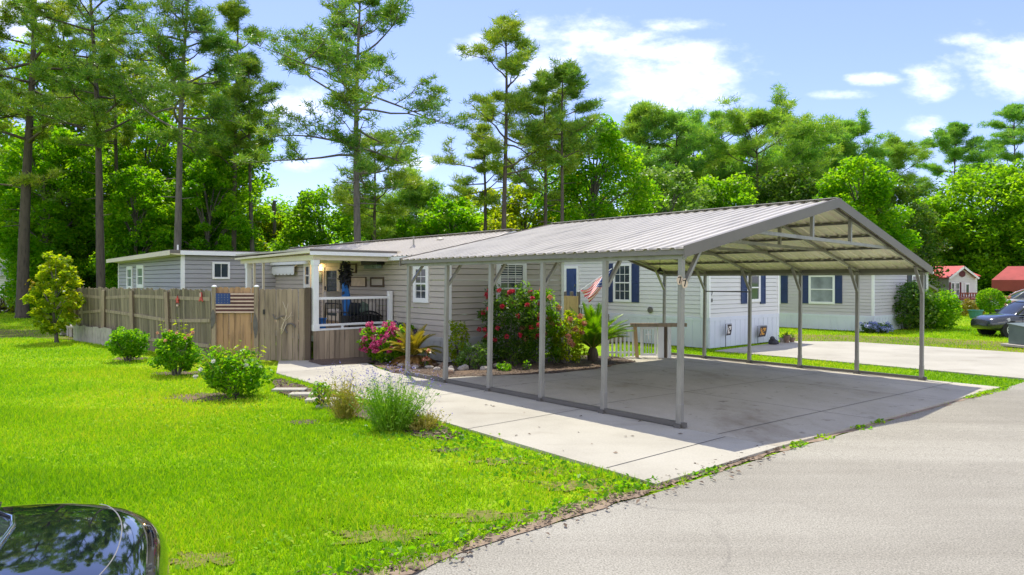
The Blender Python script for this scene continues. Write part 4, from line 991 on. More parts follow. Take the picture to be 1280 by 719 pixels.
b.hexa([(rx(1161)-ox, 7.7, e1), (rx(1238)-ox, 7.7, e1), (rx(1236)-ox, 4.41, pkz), (rx(1163)-ox, 4.41, pkz), (rx(1161)-ox, 7.7, e1+0.07), (rx(1238)-ox, 7.7, e1+0.07), (rx(1236)-ox, 4.41, pkz+0.07), (rx(1163)-ox, 4.41, pkz+0.07)])
xg = rx(1202.5)-ox
for xe in (rx(1184)-ox, rx(1221)-ox):
    ze_ = ge-0.06
    b.hexa([(xe, -0.3, ze_), (xg, -0.3, pk), (xg, 4.3, pk), (xe, 4.3, ze_), (xe, -0.3, ze_+0.08), (xg, -0.3, pk+0.08), (xg, 4.3, pk+0.08), (xe, 4.3, ze_+0.08)])
b.build('roof', 'red_roof', rh)
for xe in (rx(1184)-ox, rx(1221)-ox):
    MB().bar((xe, -0.32, ge-0.10), (xg, -0.32, pk-0.04), 0.03, 0.16).build('rake_trim', 'trim_white', rh)
MB().lathe((xg, -0.02, rz(342.5)-oz), [(0.28, 0), (0.28, -0.03), (0.1, -0.04)], 12, axis='y').build('gable_vent', 'maroon', rh)
ff = Fr((0, 0, 0), (1, 0, 0), (0, -1, 0))
def rr4(a, c, d, e): return (rx(a)-ox, rx(c)-ox, rz(e)-oz, rz(d)-oz)
for a, c in ((1188.5, 1193), (1194.3, 1199)): window(rh, ff, *rr4(a, c, 353.5, 369.5), cols=2, rows=1, fw=0.05)
window(rh, Fr((0, 1.5, 0), (1, 0, 0), (0, -1, 0)), *rr4(1219.5, 1226, 353.5, 369.5), cols=2, rows=1, fw=0.05)
for a, c in ((1186.3, 1188.2), (1199.3, 1201.3)): shutter(rh, ff, *rr4(a, c, 353, 370), m='maroon')
for a, c in ((1217.0, 1219.2), (1226.2, 1228)): shutter(rh, Fr((0, 1.47, 0), (1, 0, 0), (0, -1, 0)), *rr4(a, c, 353, 370), m='maroon')
q = rr4(1206, 1212, 354, 372); b = MB(); fbox(b, ff, *q[:2], *q[2:], 0.0, 0.05); dr = b.build('door', 'trim_white', rh)
b = MB(); fbox(b, ff, q[0]+0.1, q[1]-0.1, q[2]+0.2, q[3]-0.12, 0.05, 0.06); b.build('pane', 'glass', dr)
# deck
b = MB().box((rx(1178)-ox, -2.4, 0.42), (rx(1232)-ox, -0.32, 0.52)); b.build('deck', 'red_wood', rh)
b = MB()
b.box((rx(1178)-ox, -2.4, rz(366.5)-oz), (rx(1225)-ox, -2.32, rz(365.3)-oz)); b.box((rx(1178)-ox, -2.4, 0.6), (rx(1225)-ox, -2.34, 0.68))
dk = b.build('deck_railing', 'red_wood', rh)
k = 0
for k in range(16):
    x = rx(1178)-ox+k*(rx(1225)-rx(1178))/15
    MB().box((x-0.04, -2.39, 0.0 if k % 4 == 0 else 0.6), (x+0.04, -2.33, rz(365.5)-oz)).build('baluster', 'red_wood', dk)
b = MB()
for k in range(5): b.box((rx(1239)-ox+0.32*k, -2.4, 0), (rx(1239)-ox+0.32*k+0.34, -1.0, 0.5-0.09*k))
st = b.build('stairs', 'red_wood', rh)
MB().bar((rx(1238)-ox, -2.4, 1.25), (rx(1262)-ox, -2.4, 0.45), 0.08, 0.12).build('handrail', 'red_wood', st); MB().bar((rx(1238)-ox, -2.4, 0.9), (rx(1262)-ox, -2.4, 0.1), 0.08, 0.12).build('handrail', 'red_wood', st)
# ---- red hipped canopy right edge
GY = 50.0; gx0, gx1 = (1245.5-640)/F_PX*GY, (1302-640)/F_PX*GY
zc0, zc1, zp = zat(364, GY), zat(350, GY), zat(332.5, GY)
cn = thing('red_canopy', 'red hipped fabric canopy on posts at the right edge', 'gazebo', ((gx0+gx1)/2, GY, -0.24), -0.63)
hw = (gx1-gx0)/2; z_ = -0.24
b = MB(); base = [(-hw, 0, zc1-z_), (hw, 0, zc1-z_), (hw, 4, zc1-z_), (-hw, 4, zc1-z_)]; tp = [(-hw*0.42, 1.5, zp-z_), (hw*0.42, 1.5, zp-z_), (hw*0.42, 2.5, zp-z_), (-hw*0.42, 2.5, zp-z_)]
for i in range(4): b.poly([base[i], base[(i+1) % 4], tp[(i+1) % 4], tp[i]])
b.poly(tp); b.build('canopy', 'canopy_red', cn)
b = MB()
for i in range(4):
    p, q = Vector(base[i]), Vector(base[(i+1) % 4]); b.poly([p, q, q-Vector((0, 0, zc1-zc0)), p-Vector((0, 0, zc1-zc0))])
b.build('valance', 'red_wood', cn)
for x, y in ((-hw+0.1, 0.1), (hw-0.1, 0.1), (hw-0.1, 3.9), (-hw+0.1, 3.9)): MB().box((x-0.05, y-0.05, 0), (x+0.05, y+0.05, zc1-z_)).build('post', 'steel_dark', cn)
# ---- pale house at left edge
PY = 45.0
lx0, lx1 = (-60-640)/F_PX*PY, (12-640)/F_PX*PY
t = thing('white_house', 'white house glimpsed beyond the trees at the left edge', 'house', (lx0, PY, 0))
f = Fr((0, 0, 0), (1, 0, 0), (0, -1, 0)); b = MB(); siding_wall(b, f, lx1-lx0, 0, zat(345, PY), 0.16); siding_wall(b, Fr((lx1-lx0, 0, 0), (0, 1, 0), (1, 0, 0)), 7, 0, zat(345, PY), 0.16); b.build('wall', 'siding_white', t)
b = MB(); zz = zat(345, PY); b.hexa([(-0.3, -0.4, zz), (lx1-lx0+0.3, -0.4, zz), (lx1-lx0+0.3, 3.5, zz+1.2), (-0.3, 3.5, zz+1.2), (-0.3, -0.4, zz+0.1), (lx1-lx0+0.3, -0.4, zz+0.1), (lx1-lx0+0.3, 3.5, zz+1.3), (-0.3, 3.5, zz+1.3)])
b.hexa([(-0.3, 7.4, zz), (lx1-lx0+0.3, 7.4, zz), (lx1-lx0+0.3, 3.51, zz+1.2), (-0.3, 3.51, zz+1.2), (-0.3, 7.4, zz+0.1), (lx1-lx0+0.3, 7.4, zz+0.1), (lx1-lx0+0.3, 3.51, zz+1.3), (-0.3, 3.51, zz+1.3)]); b.build('roof', 'skirt_grey', t)
window(t, f, (3-(-60))/F_PX*PY, (9+60)/F_PX*PY, 0.6, 1.6, cols=2, rows=1)
# ------------------------------------------------------------------ fences and what hangs on them
def picket_panel(mb, fr, L, z0, z1, w=0.14, gap=0.010, seed=1, jit=0.02, th=0.018, dog=True, lean=0.0, d0=0.0):
    r = random.Random(seed); u = 0.0
    while u < L-0.03:
        ww = min(w, L-u)-gap; zt = z1+r.uniform(-jit, jit*0.6); zb = z0+r.uniform(-0.02, 0.02); tl = r.uniform(-0.012, 0.012); d = d0+r.uniform(-0.005, 0.005)
        e = 0.03 if dog else 0
        pf = [(u, zb), (u+ww, zb), (u+ww+tl, zt-e), (u+ww-e+tl, zt), (u+e+tl, zt), (u+tl, zt-e)]
        ln = lambda z: lean*(z-z0)/(z1-z0)
        fa = [fr.p(a, b, d+th+ln(b)) for a, b in pf]; ba = [fr.p(a, b, d+ln(b)) for a, b in pf]
        mb.poly(fa); mb.poly(ba[::-1])
        for i in range(6): mb.poly([fa[i], ba[i], ba[(i+1) % 6], fa[(i+1) % 6]])
        u += w
    return mb
FN = (-7.52, 17.50); FF = (-14.6, 23.5)
fd = Vector((FF[0]-FN[0], FF[1]-FN[1], 0)); FL = fd.length; fd.normalize(); fnrm = Vector((fd.y, -fd.x, 0))
if fnrm.y > 0: fnrm = -fnrm
fe = thing('picket_fence', 'long weathered grey dog eared picket fence with sagging rails along the lawn', 'fence', (FN[0], FN[1], GZ))
f = Fr((0, 0, 0), fd, fnrm)
b = MB(); picket_panel(b, f, FL, 0.02, 1.80, seed=3, jit=0.045, lean=0.05)
b.build('picket_panel', 'wood_grey', fe)
r = random.Random(9)
for zr_ in (0.38, 1.02, 1.56):
    u = 0.0; zz = zr_
    while u < FL-0.1:
        u1 = min(u+2.3, FL); zn = zr_+r.uniform(-0.09, 0.07)
        MB().bar(f.p(u+0.02, zz, 0.05), f.p(u1-0.02, zn, 0.05), 0.04, 0.09).build('rail', 'wood_brown', fe)
        u = u1; zz = zn
for k, u in enumerate((2.25, 4.6, 6.9, 9.2)):
    MB().bar(f.p(u, 0, 0.10), f.p(u+r.uniform(-0.2, 0.2), 1.72, 0.11+r.uniform(0, 0.05)), 0.09, 0.09, up=(0, 1, 0)).build('post', 'wood_brown', fe)
# pale kick boards at the far end of the fence
kb = thing('kick_boards', 'pale weathered low boards at the foot of the far fence end', 'boards', f.p(6.0, 0, 0.16)+Vector((FN[0], FN[1], GZ)))
b = MB(); picket_panel(b, Fr((0, 0, 0), fd, fnrm), 3.3, 0.0, 0.55, w=0.22, seed=5, jit=0.03, dog=False); b.build('board_panel', 'stone_pale', kb)
# front run: tan boards below the flag, then weathered gate boards
GN, GE = Vector((-7.5, 17.46, 0)), Vector((-5.02, 17.44, 0))
gd = (GE-GN); GL = gd.length; gd.normalize(); gn = Vector((gd.y, -gd.x, 0))
split = 1.12
ff_ = thing('fence_panel', 'tan board fence panel under the painted flag board', 'fence', (GN.x, GN.y, GZ))
f = Fr((0, 0, 0), gd, gn); b = MB(); picket_panel(b, f, split, 0.0, 1.86, seed=11, jit=0.012, dog=True); b.build('board_panel', 'wood_tan', ff_)
for u in (0.06, split+0.0):
    px_ = f.p(u, 0, 0.045)
    po = MB().box((px_.x-0.05, px_.y-0.045, 0), (px_.x+0.05, px_.y+0.045, 1.86)).build('post', 'wood_brown', ff_)
    MB().lathe((px_.x, px_.y, 1.86), [(0.065, 0), (0.065, 0.015), (0.045, 0.04), (0.015, 0.05)], 12).build('cap', 'trim_white', po, smooth=True)
gt = thing('board_gate', 'weathered brown board gate with antlers and horseshoe, left of the porch', 'gate', tuple(GN+gd*(split+0.06)+Vector((0, 0, GZ))))
GLn = GL-split-0.06; b = MB(); picket_panel(b, f, GLn-0.14, 0.03, 1.82, seed=14, jit=0.012); b.build('board_panel', 'wood_brown', gt)
px_ = f.p(GLn-0.07, 0, 0.02); MB().box((px_.x-0.06, px_.y-0.05, 0), (px_.x+0.06, px_.y+0.05, 1.85)).build('post', 'wood_dark', gt)
MB().box((0.10, -0.05, 1.18), (0.14, -0.021, 1.30)).build('latch', 'black_metal', gt)
# fence pixel placement: plane at the boards' front
FP0 = (GN.x, GN.y-0.03)
def on_fence(px, py): s, z = hit(FP0, (gd.x, gd.y), px, py); return Vector((FP0[0]+gd.x*s, FP0[1]+gd.y*s, z))
p0, p1 = on_fence(268, 391.3), on_fence(321, 366.5)
fs = thing('flag_board', 'wooden american flag board of painted slats on the tan fence panel', 'wall sign', p0)
Wf, Hf = p1.x-p0.x, p1.z-p0.z; b = MB(); b.box((0, -0.04, 0), (Wf, -0.005, Hf), 0)
ns = 11
for i in range(ns):
    z0_, z1_ = Hf*i/ns+0.004, Hf*(i+1)/ns-0.004
    x0_ = 0.012 if i < 5 else Wf*0.395
    b.box((x0_, -0.052, z0_), (Wf-0.012, -0.0402, z1_), 1 if i % 2 == 0 else 2)
b.build('slats', ['wood_dark', 'board_pale', 'board_stripe'], fs)
b = MB().box((0.012, -0.058, Hf*5/ns), (Wf*0.39, -0.041, Hf-0.005), 0)
for i in range(5):
    for j in range(4):
        for dx, dz in (((i+0.6)/5.4, (j+0.6)/4.3),):
            cx, cz = 0.012+(Wf*0.38)*dx, Hf*5/ns+(Hf*6/ns)*dz
            b.poly([(cx+0.012*(1 if k % 2 == 0 else 0.42)*math.sin(math.tau*k/10), -0.0595, cz+0.012*(1 if k % 2 == 0 else 0.42)*math.cos(math.tau*k/10)) for k in range(10)], 1)
b.build('canton', ['flag_blue', 'picture'], fs)
def leaf_shape(label, px, pya, pyb, tilt):
    a, c = on_fence(px, pyb), on_fence(px, pya); h = c.z-a.z
    t = MB(); k = 12; w = 0.075
    fr_ = [(w*math.sin(math.pi*i/k)*(1 if s > 0 else -0.6), h*i/k) for s in (1, -1) for i in (range(k+1) if s > 0 else range(k, -1, -1))]
    fr_ = [fr_[i] for i in range(len(fr_)) if i == 0 or fr_[i] != fr_[i-1]]
    t.poly([(x, -0.012, z) for x, z in fr_]); t.poly([(x, 0.0, z) for x, z in fr_][::-1])
    for i in range(len(fr_)):
        p, q = fr_[i], fr_[(i+1) % len(fr_)]; t.poly([(p[0], -0.012, p[1]), (p[0], 0, p[1]), (q[0], 0, q[1]), (q[0], -0.012, q[1])])
    o = t.build('metal_leaf', 'rust_iron', None, loc=a+Vector((0, -0.07, 0))); o.rotation_euler = (0, tilt, 0)
    return tag(o, label, 'wall ornament')
leaf_shape('dark iron leaf ornament at the left edge of the tan fence panel', 266.5, 386, 411, 0.05)
leaf_shape('dark iron leaf ornament below the right end of the flag board', 320.5, 391, 423, -0.03)
c = on_fence(364, 403)
an = thing('antlers', 'pale deer antlers mounted on the weathered board gate', 'antlers', c+Vector((0, -0.03, 0)))
b = MB()
def zx(px, py): v = on_fence(px, py)-c; return Vector((v.x, -0.03, v.z))
for pts, r0 in (([(352.5, 418), (354, 408), (357, 401), (359, 394), (357.5, 386), (354, 377)], 0.014), ([(359, 394), (360, 386), (361.5, 379)], 0.010), ([(352.5, 418), (356, 412), (359, 405), (358.5, 399)], 0.012), ([(357, 401), (352, 396)], 0.008), ([(357, 401), (363, 396), (366, 390)], 0.010), ([(363, 396), (368, 394)], 0.007), ([(356, 412), (351, 410)], 0.008)):
    P_ = [zx(*p)+Vector((0, -0.03*math.sin(i), 0)) for i, p in enumerate(pts)]
    b.tube(P_, [r0*(1-0.6*i/(len(P_)-1)) for i in range(len(P_))], 7)
b.build('antler', 'antler', an, smooth=True)
c2 = on_fence(363.5, 411)
b = MB(); b.tube([(0.125*math.cos(a), -0.02, 0.13*math.sin(a)+(-0.0)) for a in [math.radians(200+ -220*i/14+ 200) for i in range(15)]], 0.02, 7)
o = b.build('horseshoe', 'rust_iron', None, loc=c2+Vector((0, -0.02, 0))); o.rotation_euler = (0, 2.9, 0); tag(o, 'grey iron horseshoe on the board gate beside the antlers', 'horseshoe')
c3 = on_fence(346, 397)
b = MB(); b.tube([(-0.09, -0.02, 0.08), (-0.04, -0.03, -0.02), (0.03, -0.03, -0.03), (0.10, -0.02, 0.03), (0.2, -0.02, 0.04)], [0.012, 0.016, 0.016, 0.013, 0.008], 7)
tag(b.build('iron_hook', 'rust_iron', None, smooth=True, loc=c3), 'dark curved iron piece left of the antlers on the board gate', 'wall ornament')
c4 = on_fence(374, 362)
# red ornaments on the grey fence
def ornament(label, px, py, star):
    s, z = hit(FN, (fd.x, fd.y), px, py); P_ = Vector((FN[0]+fd.x*s, FN[1]+fd.y*s, z))+fnrm*0.09
    t = thing('hanging_ornament', label, 'ornament', P_, math.atan2(fd.y, fd.x)+math.pi, 'red ornaments on the picket fence')
    b = MB()
    if star:
        o_ = [(0.11*(1 if k % 2 == 0 else 0.45)*math.sin(math.tau*k/10), 0.11*(1 if k % 2 == 0 else 0.45)*math.cos(math.tau*k/10)) for k in range(10)]
    else:
        o_ = [(-0.04, 0.13), (0.04, 0.13), (0.05, -0.02), (0.11, -0.10), (0, -0.07), (-0.11, -0.10), (-0.05, -0.02)]
    b.poly([(x, -0.012, z) for x, z in o_]); b.poly([(x, 0.012, z) for x, z in o_][::-1])
    for i in range(len(o_)):
        p, q = o_[i], o_[(i+1) % len(o_)]; b.poly([(p[0], -0.012, p[1]), (p[0], 0.012, p[1]), (q[0], 0.012, q[1]), (q[0], -0.012, q[1])])
    b.build('figure', 'red_paint', t)
    if star: b = MB().box((-0.05, -0.01, -0.17), (0.05, 0.01, -0.12))
    else: b = MB().box((-0.035, -0.02, 0.02), (0.035, -0.0125, 0.12))
    b.build('tag', 'board_pale', t); MB().tube([(0, 0, 0.11), (0, 0.03, 0.2)], 0.005, 5).build('hook', 'black_metal', t)
ornament('red star shaped ornament on the grey picket fence, the left one', 226, 375, True)
ornament('red and white ornament on the grey picket fence near the corner post', 255.5, 372, False)

# ---- white picket fence and garden gate behind the slab
Yg = 19.35
def gp(px, py): x, y = at(px, Yg); return Vector((x, y, zat(py, Yg)))
gz = -0.15
o0 = gp(758, 446); wf = thing('white_picket_fence', 'low white picket fence left of the garden gate', 'fence', (o0.x, Yg, gz-0.03))
L_ = gp(794, 446).x-o0.x; zt = gp(780, 407.5).z-gz
f = Fr((0, 0, 0), (1, 0, 0), (0, -1, 0)); b = MB()
u = 0.02
while u < L_-0.04: 
    fbox(b, f, u, u+0.055, 0.05, zt-0.06, 0.0, 0.018); b.poly([f.p(u, zt-0.06, 0.018), f.p(u+0.055, zt-0.06, 0.018), f.p(u+0.0275, zt-0.01, 0.018)]); u += 0.115
b.build('pickets', 'trim_white', wf)
for z_ in (0.14, zt-0.10): b = MB(); fbox(b, f, 0, L_, z_, z_+0.05, -0.03, -0.001); b.build('rail', 'trim_white', wf)
b = MB(); fbox(b, f, -0.03, L_, zt, zt+0.045, -0.04, 0.03); b.build('top_cap', 'trim_white', wf)
o1 = gp(795.5, 446); gg = thing('garden_gate', 'white wooden garden gate under a rough brown beam', 'gate', (o1.x, Yg, gz-0.03))
def gl(px, py): v = gp(px, py); return (v.x-o1.x, v.z-gz+0.03)
b = MB(); x0, z0 = gl(796.5, 444); x1, z1 = gl(793.5, 406); b.bar((x0, 0, 0), (x1, 0, z1), 0.09, 0.09, up=(0, 1, 0)); b.build('post', 'wood_fresh', gg)
for pa, pb, m_ in ((822, 829.5, 'trim_white'), (830.2, 833.2, 'wood_dark'), (834, 838.5, 'trim_white')):
    x0, _ = gl(pa, 444); x1, z1 = gl(pb, 407.5); MB().box((x0, -0.05, 0), (x1, 0.05, z1)).build('post', m_, gg)
x0, z0 = gl(788, 407.5); x1, z1 = gl(858, 408.5); MB().box((x0, -0.07, z1), (x1, 0.07, z1+0.10)).build('beam', 'wood_brown', gg)
x0, za = gl(800.5, 443); x1, zb = gl(820.5, 409)
b = MB()
for q in ((x0, x0+0.06, 0.08, zb), (x1-0.06, x1, 0.08, zb), (x0+0.06, x1-0.06, 0.08, 0.14), (x0+0.06, x1-0.06, zb-0.06, zb)): fbox(b, f, q[0], q[1], q[2], q[3], 0.0, 0.03)
lf = b.build('gate_leaf', 'trim_white', gg)
xm = (x0+x1)/2; b = MB()
fbox(b, f, xm-0.018, xm+0.018, zb-0.34, zb-0.1, 0.02, 0.035); fbox(b, f, xm-0.08, xm+0.08, zb-0.22, zb-0.185, 0.0202, 0.0355); b.build('cross', 'trim_white', lf)
b = MB(); u = x0+0.07
while u < x1-0.09: fbox(b, f, u, u+0.022, 0.14, zb-0.06, 0.002, 0.014); u += 0.075
b.build('slats', 'skirt_grey', lf)

# ---- small neighbours' things
def wallpt(corner, d, nrm, px, py, off):
    P_ = (corner[0]+nrm[0]*off, corner[1]+nrm[1]*off); s, z = hit(P_, d, px, py); return Vector((P_[0]+d[0]*s, P_[1]+d[1]*s, z))
NYB = (-AX, -AY)
for lab, a, c_, e, d_, cols in (('small dark garden flag on the white skirting', 907.5, 914.5, 405.5, 419.5, ['banner_dark', 'flag_white']), ('golden garden flag with dark border on the white skirting', 947.5, 958.5, 407.5, 421.5, ['banner_dark', 'banner_gold'])):
    p, q = wallpt(WH, B3, NYB, a, d_, 0.2), wallpt(WH, B3, NYB, c_, e, 0.2); w_ = (Vector((q.x, q.y))-Vector((p.x, p.y))).length; h_ = q.z-p.z
    t = thing('garden_flag', lab, 'flag', p, YAW)
    b = MB(); k = 6; sk_ = w_*0.25
    for i in range(k):
        for j in range(k):
            def pt(i, j): return (w_*i/k*0.8+sk_*j/k, -0.02*math.sin(i*1.1+j*0.5), h_*j/k)
            inner = 0 < i < k-1 and 0 < j < k-1
            b.poly([pt(i, j), pt(i+1, j), pt(i+1, j+1), pt(i, j+1)], 1 if inner and (i+j) % 3 else 0)
    b.build('cloth', cols, t); zg = WZ-p.z
    MB().tube([(-0.02, 0, zg), (-0.02, 0, h_+0.02), (w_, 0, h_+0.02)], 0.008, 6).build('stand', 'black_metal', t)
def lump(name, label, cat, px, py, w, h, m, seed, squash=0.7):
    x, y = G(px, py); r = random.Random(seed); b = MB()
    n1, n2 = 9, 6
    for i in range(n2+1):
        th = math.pi*i/n2
        for j in range(n1):
            a = math.tau*j/n1; k = 0.85+0.3*r.random()
            b.v.append((w/2*math.sin(th)*math.cos(a)*k, w/2*squash*math.sin(th)*math.sin(a)*k, h/2*(1-math.cos(th))*(0.95+0.1*r.random())))
    for i in range(n2):
        for j in range(n1): b.f.append((i*n1+j, i*n1+(j+1) % n1, (i+1)*n1+(j+1) % n1, (i+1)*n1+j)); b.m.append(0)
    o = b.build(name, m, None, smooth=False, loc=loc3(x, y, -0.02)); return tag(o, label, cat)
# black garden statue of a low crouching shape
x, y = G(966, 430.5); st_ = thing('garden_statue', 'small black crouching garden statue at the white home corner', 'statue', loc3(x, y), YAW)
MB().lathe((0, 0, 0), [(0.13, 0), (0.15, 0.05), (0.13, 0.14), (0.07, 0.2), (0.03, 0.22)], 12).build('body', 'stone_dark', st_, smooth=True)
MB().lathe((-0.10, -0.04, 0.14), [(0.03, 0), (0.075, 0.04), (0.08, 0.09), (0.04, 0.14)], 12).build('head', 'stone_dark', st_, smooth=True)
MB().lathe((0.2, 0.0, 0), [(0.09, 0), (0.10, 0.04), (0.08, 0.1), (0.03, 0.14)], 12).build('base', 'stone_dark', st_, smooth=True)
for k, (px, py, h, lab) in enumerate(((978, 428, 0.16, 'pale clay pot beside the black statue'), (983.5, 428.5, 0.26, 'tallest brown clay pot at the white home corner'), (990, 427.5, 0.15, 'small brown clay pot at the drive edge, farthest right'))):
    x, y = G(px, py); t = thing('clay_pot', lab, 'pot', loc3(x, y), 0, 'clay pots by the far drive')
    MB().lathe((0, 0, 0), [(0.07, 0), (0.11, h*0.8), (0.125, h*0.8), (0.125, h), (0.10, h), (0.09, h*0.85)], 12).build('bowl', 'stone_brown' if k else 'stone_pale', t)
    npmesh('plant', leaves(rng.normal(size=(40, 3))*0.05+np.array([0, 0, h+0.05]), 0.07), 4, 'leaf_dark', t)
lump('stone', 'white stone at the foot of the thin lavender clump', 'stone', 437.5, 507, 0.16, 0.16, 'stone_pale', 2)
lump('stone', 'rounded pale stone at the white home downpipe', 'stone', 884, 434.5, 0.25, 0.2, 'stone_pale', 3)
for k in range(26):
    i = rng.integers(len(BED)-1)
    px, py = random.uniform(495, 640), random.uniform(455, 468)
    p = G(px, py)
    if inpoly(np.array([p]), BED)[0]:
        lump('edging_rock', 'brown rock in the flower bed edge under the carport', 'rock', px, py, random.uniform(0.12, 0.26), random.uniform(0.08, 0.16), random.choice(['stone_brown', 'stone_pale']), k)['group'] = 'rocks in the flower bed'
for k, (px, py, lab) in enumerate(((362, 487, 'stepping stone beside the leafy bush, first of four'), (384, 492.5, 'second stepping stone from the leafy bush'), (405, 499.5, 'third stepping stone from the leafy bush'), (420, 506, 'stepping stone nearest the lavender clumps'))):
    x, y = G(px, py); b = MB().box((-0.3, -0.12, -0.05), (0.3, 0.12, 0.03)); o = b.build('stepping_stone', 'concrete', None, bevel=0.015, loc=loc3(x, y, GZ+0.03)); o.rotation_euler = (0, 0, 0.05*k); tag(o, lab, 'paver', 'stepping stones beside the path')
x, y = G(1283, 433.5); ub = thing('utility_box', 'grey green utility cabinet on a pad at the right edge', 'utility box', loc3(x, y), 0.25)
MB().box((-0.55, -0.45, 0), (0.55, 0.45, 0.08)).build('pad', 'stone_pale', ub, bevel=0.01)
MB().hexa([(-0.38, -0.32, 0.08), (0.38, -0.32, 0.08), (0.38, 0.32, 0.08), (-0.38, 0.32, 0.08), (-0.38, -0.30, 0.66), (0.38, -0.30, 0.66), (0.38, 0.32, 0.74), (-0.38, 0.32, 0.74)]).build('cabinet', 'utility_green', ub, bevel=0.02)
MB().hexa([(-0.41, -0.345, 0.64), (0.41, -0.345, 0.64), (0.41, 0.34, 0.725), (-0.41, 0.34, 0.725), (-0.41, -0.345, 0.68), (0.41, -0.345, 0.68), (0.41, 0.34, 0.77), (-0.41, 0.34, 0.77)]).build('lid', 'utility_green', ub, bevel=0.01)
MB().box((-0.05, -0.335, 0.35), (0.05, -0.318, 0.42)).build('lock', 'steel', ub)
x, y = at(1219.5, 40); tp_ = thing('planter_tub', 'teal plastic tub beside the round topiary bush', 'tub', loc3(x, y), 0)
MB().lathe((0, 0, 0), [(0.28, 0), (0.36, 0.42), (0.40, 0.42), (0.40, 0.48), (0.34, 0.48), (0.30, 0.3)], 14).build('tub', 'teal', tp_)
# left distance
x, y = at(15.5, 42); hp = thing('basketball_hoop', 'basketball hoop with grey backboard by the big pine trunk', 'basketball hoop', (x, y, GZ))
zb_, zt_ = zat(351, y), zat(343, y)
MB().tube([(0, 0.3, 0), (0, 0.3, zb_+0.15)], 0.05, 8).build('pole', 'steel_dark', hp)
MB().box((-0.45, 0, zb_), (0.45, 0.04, zt_)).build('backboard', 'skirt_grey', hp); MB().tube([(0.2*math.cos(a), -0.22+0.2*math.sin(a), zb_+0.08) for a in [math.tau*i/12 for i in range(13)]], 0.012, 6).build('rim', 'red_paint', hp)
x, y = G(4, 391); ac = thing('adirondack_chair', 'brown slatted adirondack chair on the lawn at the left edge', 'chair', (x, y, GZ), 1.1)
MB().hexa([(-0.3, -0.3, 0.34), (0.3, -0.3, 0.34), (0.3, 0.25, 0.2), (-0.3, 0.25, 0.2), (-0.3, -0.3, 0.38), (0.3, -0.3, 0.38), (0.3, 0.25, 0.24), (-0.3, 0.25, 0.24)]).build('seat', 'wood_dark', ac)
b = MB()
for k in range(5): b.bar((-0.24+0.12*k, 0.22, 0.2), (-0.27+0.135*k, 0.55, 0.95-0.03*abs(k-2)), 0.1, 0.02)
b.build('backrest', 'wood_dark', ac)
for sx in (-0.34, 0.34):
    MB().bar((sx, -0.4, 0.55), (sx, 0.4, 0.55), 0.12, 0.025).build('armrest', 'wood_dark', ac); MB().bar((sx, -0.32, 0), (sx, -0.32, 0.54), 0.09, 0.03).build('leg', 'wood_dark', ac); MB().bar((sx, -0.3, 0.3), (sx, 0.55, 0.02), 0.03, 0.1).build('leg', 'wood_dark', ac)
x, y = G(26, 391); bn = thing('picnic_bench', 'low grey plank bench behind the big pine trunk', 'bench', (x, y+1.2, GZ), 0.1)
b = MB()
for k in range(4): b.box((-0.95, -0.35+0.18*k, 0.52), (0.95, -0.19+0.18*k, 0.57))
b.build('top', 'wood_grey', bn)
for sx in (-0.75, 0.75): MB().box((sx-0.05, -0.33, 0), (sx+0.05, 0.33, 0.519)).build('leg', 'wood_grey', bn)
for k, (px, py, w_) in enumerate(((86, 418.5, 0.75), (97, 420, 0.5))):
    x, y = G(px, py); b = MB().box((-w_/2, -0.2, 0), (w_/2, 0.2, 0.07)); b.box((-w_/2+0.05, -0.17, -0.30), (-w_/2+0.17, 0.17, 0)); b.box((w_/2-0.17, -0.17, -0.30), (w_/2-0.05, 0.17, 0))
    o = b.build('stone_bench', 'stone_pale', None, bevel=0.01, loc=(x, y, 0.28)); o.rotation_euler = (0, 0, -0.6+0.4*k); tag(o, ('wider' if k == 0 else 'narrower')+' grey stone bench at the far end of the picket fence', 'stone bench')
x, y = at(343, 47); up = thing('utility_pole', 'slim wooden utility pole rising behind the porch roof', 'pole', (x, y, GZ))
MB().tube([(0, 0, 0), (0, 0, zat(250, 47))], [0.14, 0.11], 10).build('pole', 'bark_grey', up); MB().box((-0.12, -0.16, zat(262, 47)), (0.12, -0.1, zat(255, 47))).build('bracket', 'steel_dark', up)

# ------------------------------------------------------------------ cars
def loft(rings, close=True):
    b = MB(); n = len(rings[0])
    for r in rings: b.v += [tuple(p) for p in r]
    for i in range(len(rings)-1):
        for j in range(n): b.f.append((i*n+j, i*n+(j+1) % n, (i+1)*n+(j+1) % n, (i+1)*n+j)); b.m.append(0)
    if close: b.f.append(tuple(reversed(range(n)))); b.m.append(0); b.f.append(tuple((len(rings)-1)*n+j for j in range(n))); b.m.append(0)
    return b
def car_body(st):
    R_ = []
    for (x, zb, zm, zt, wb, wm, wt) in st:
        h = [(wb*0.5, zb), (wb, zb), (wm, (zb*0.6+zm*0.4)), (wm, zm), (wm*0.4+wt*0.6, zm*0.25+zt*0.75), (wt*0.85, zt), (wt*0.4, zt+0.015)]
        R_.append([(x, y, z) for y, z in h]+[(x, -y, z) for y, z in reversed(h)])
    return loft(R_)
def rrect(x0, x1, w, z, rad, n=5, taper=1.0):
    out = []
    for cx, cy, a0 in ((x1-rad, w-rad, 0), (x0+rad, w-rad, 90), (x0+rad, -w+rad, 180), (x1-rad, -w+rad, 270)):
        for i in range(n):
            a = math.radians(a0+90*i/(n-1)); out.append((cx+rad*math.cos(a), cy+rad*math.sin(a), z))
    return out
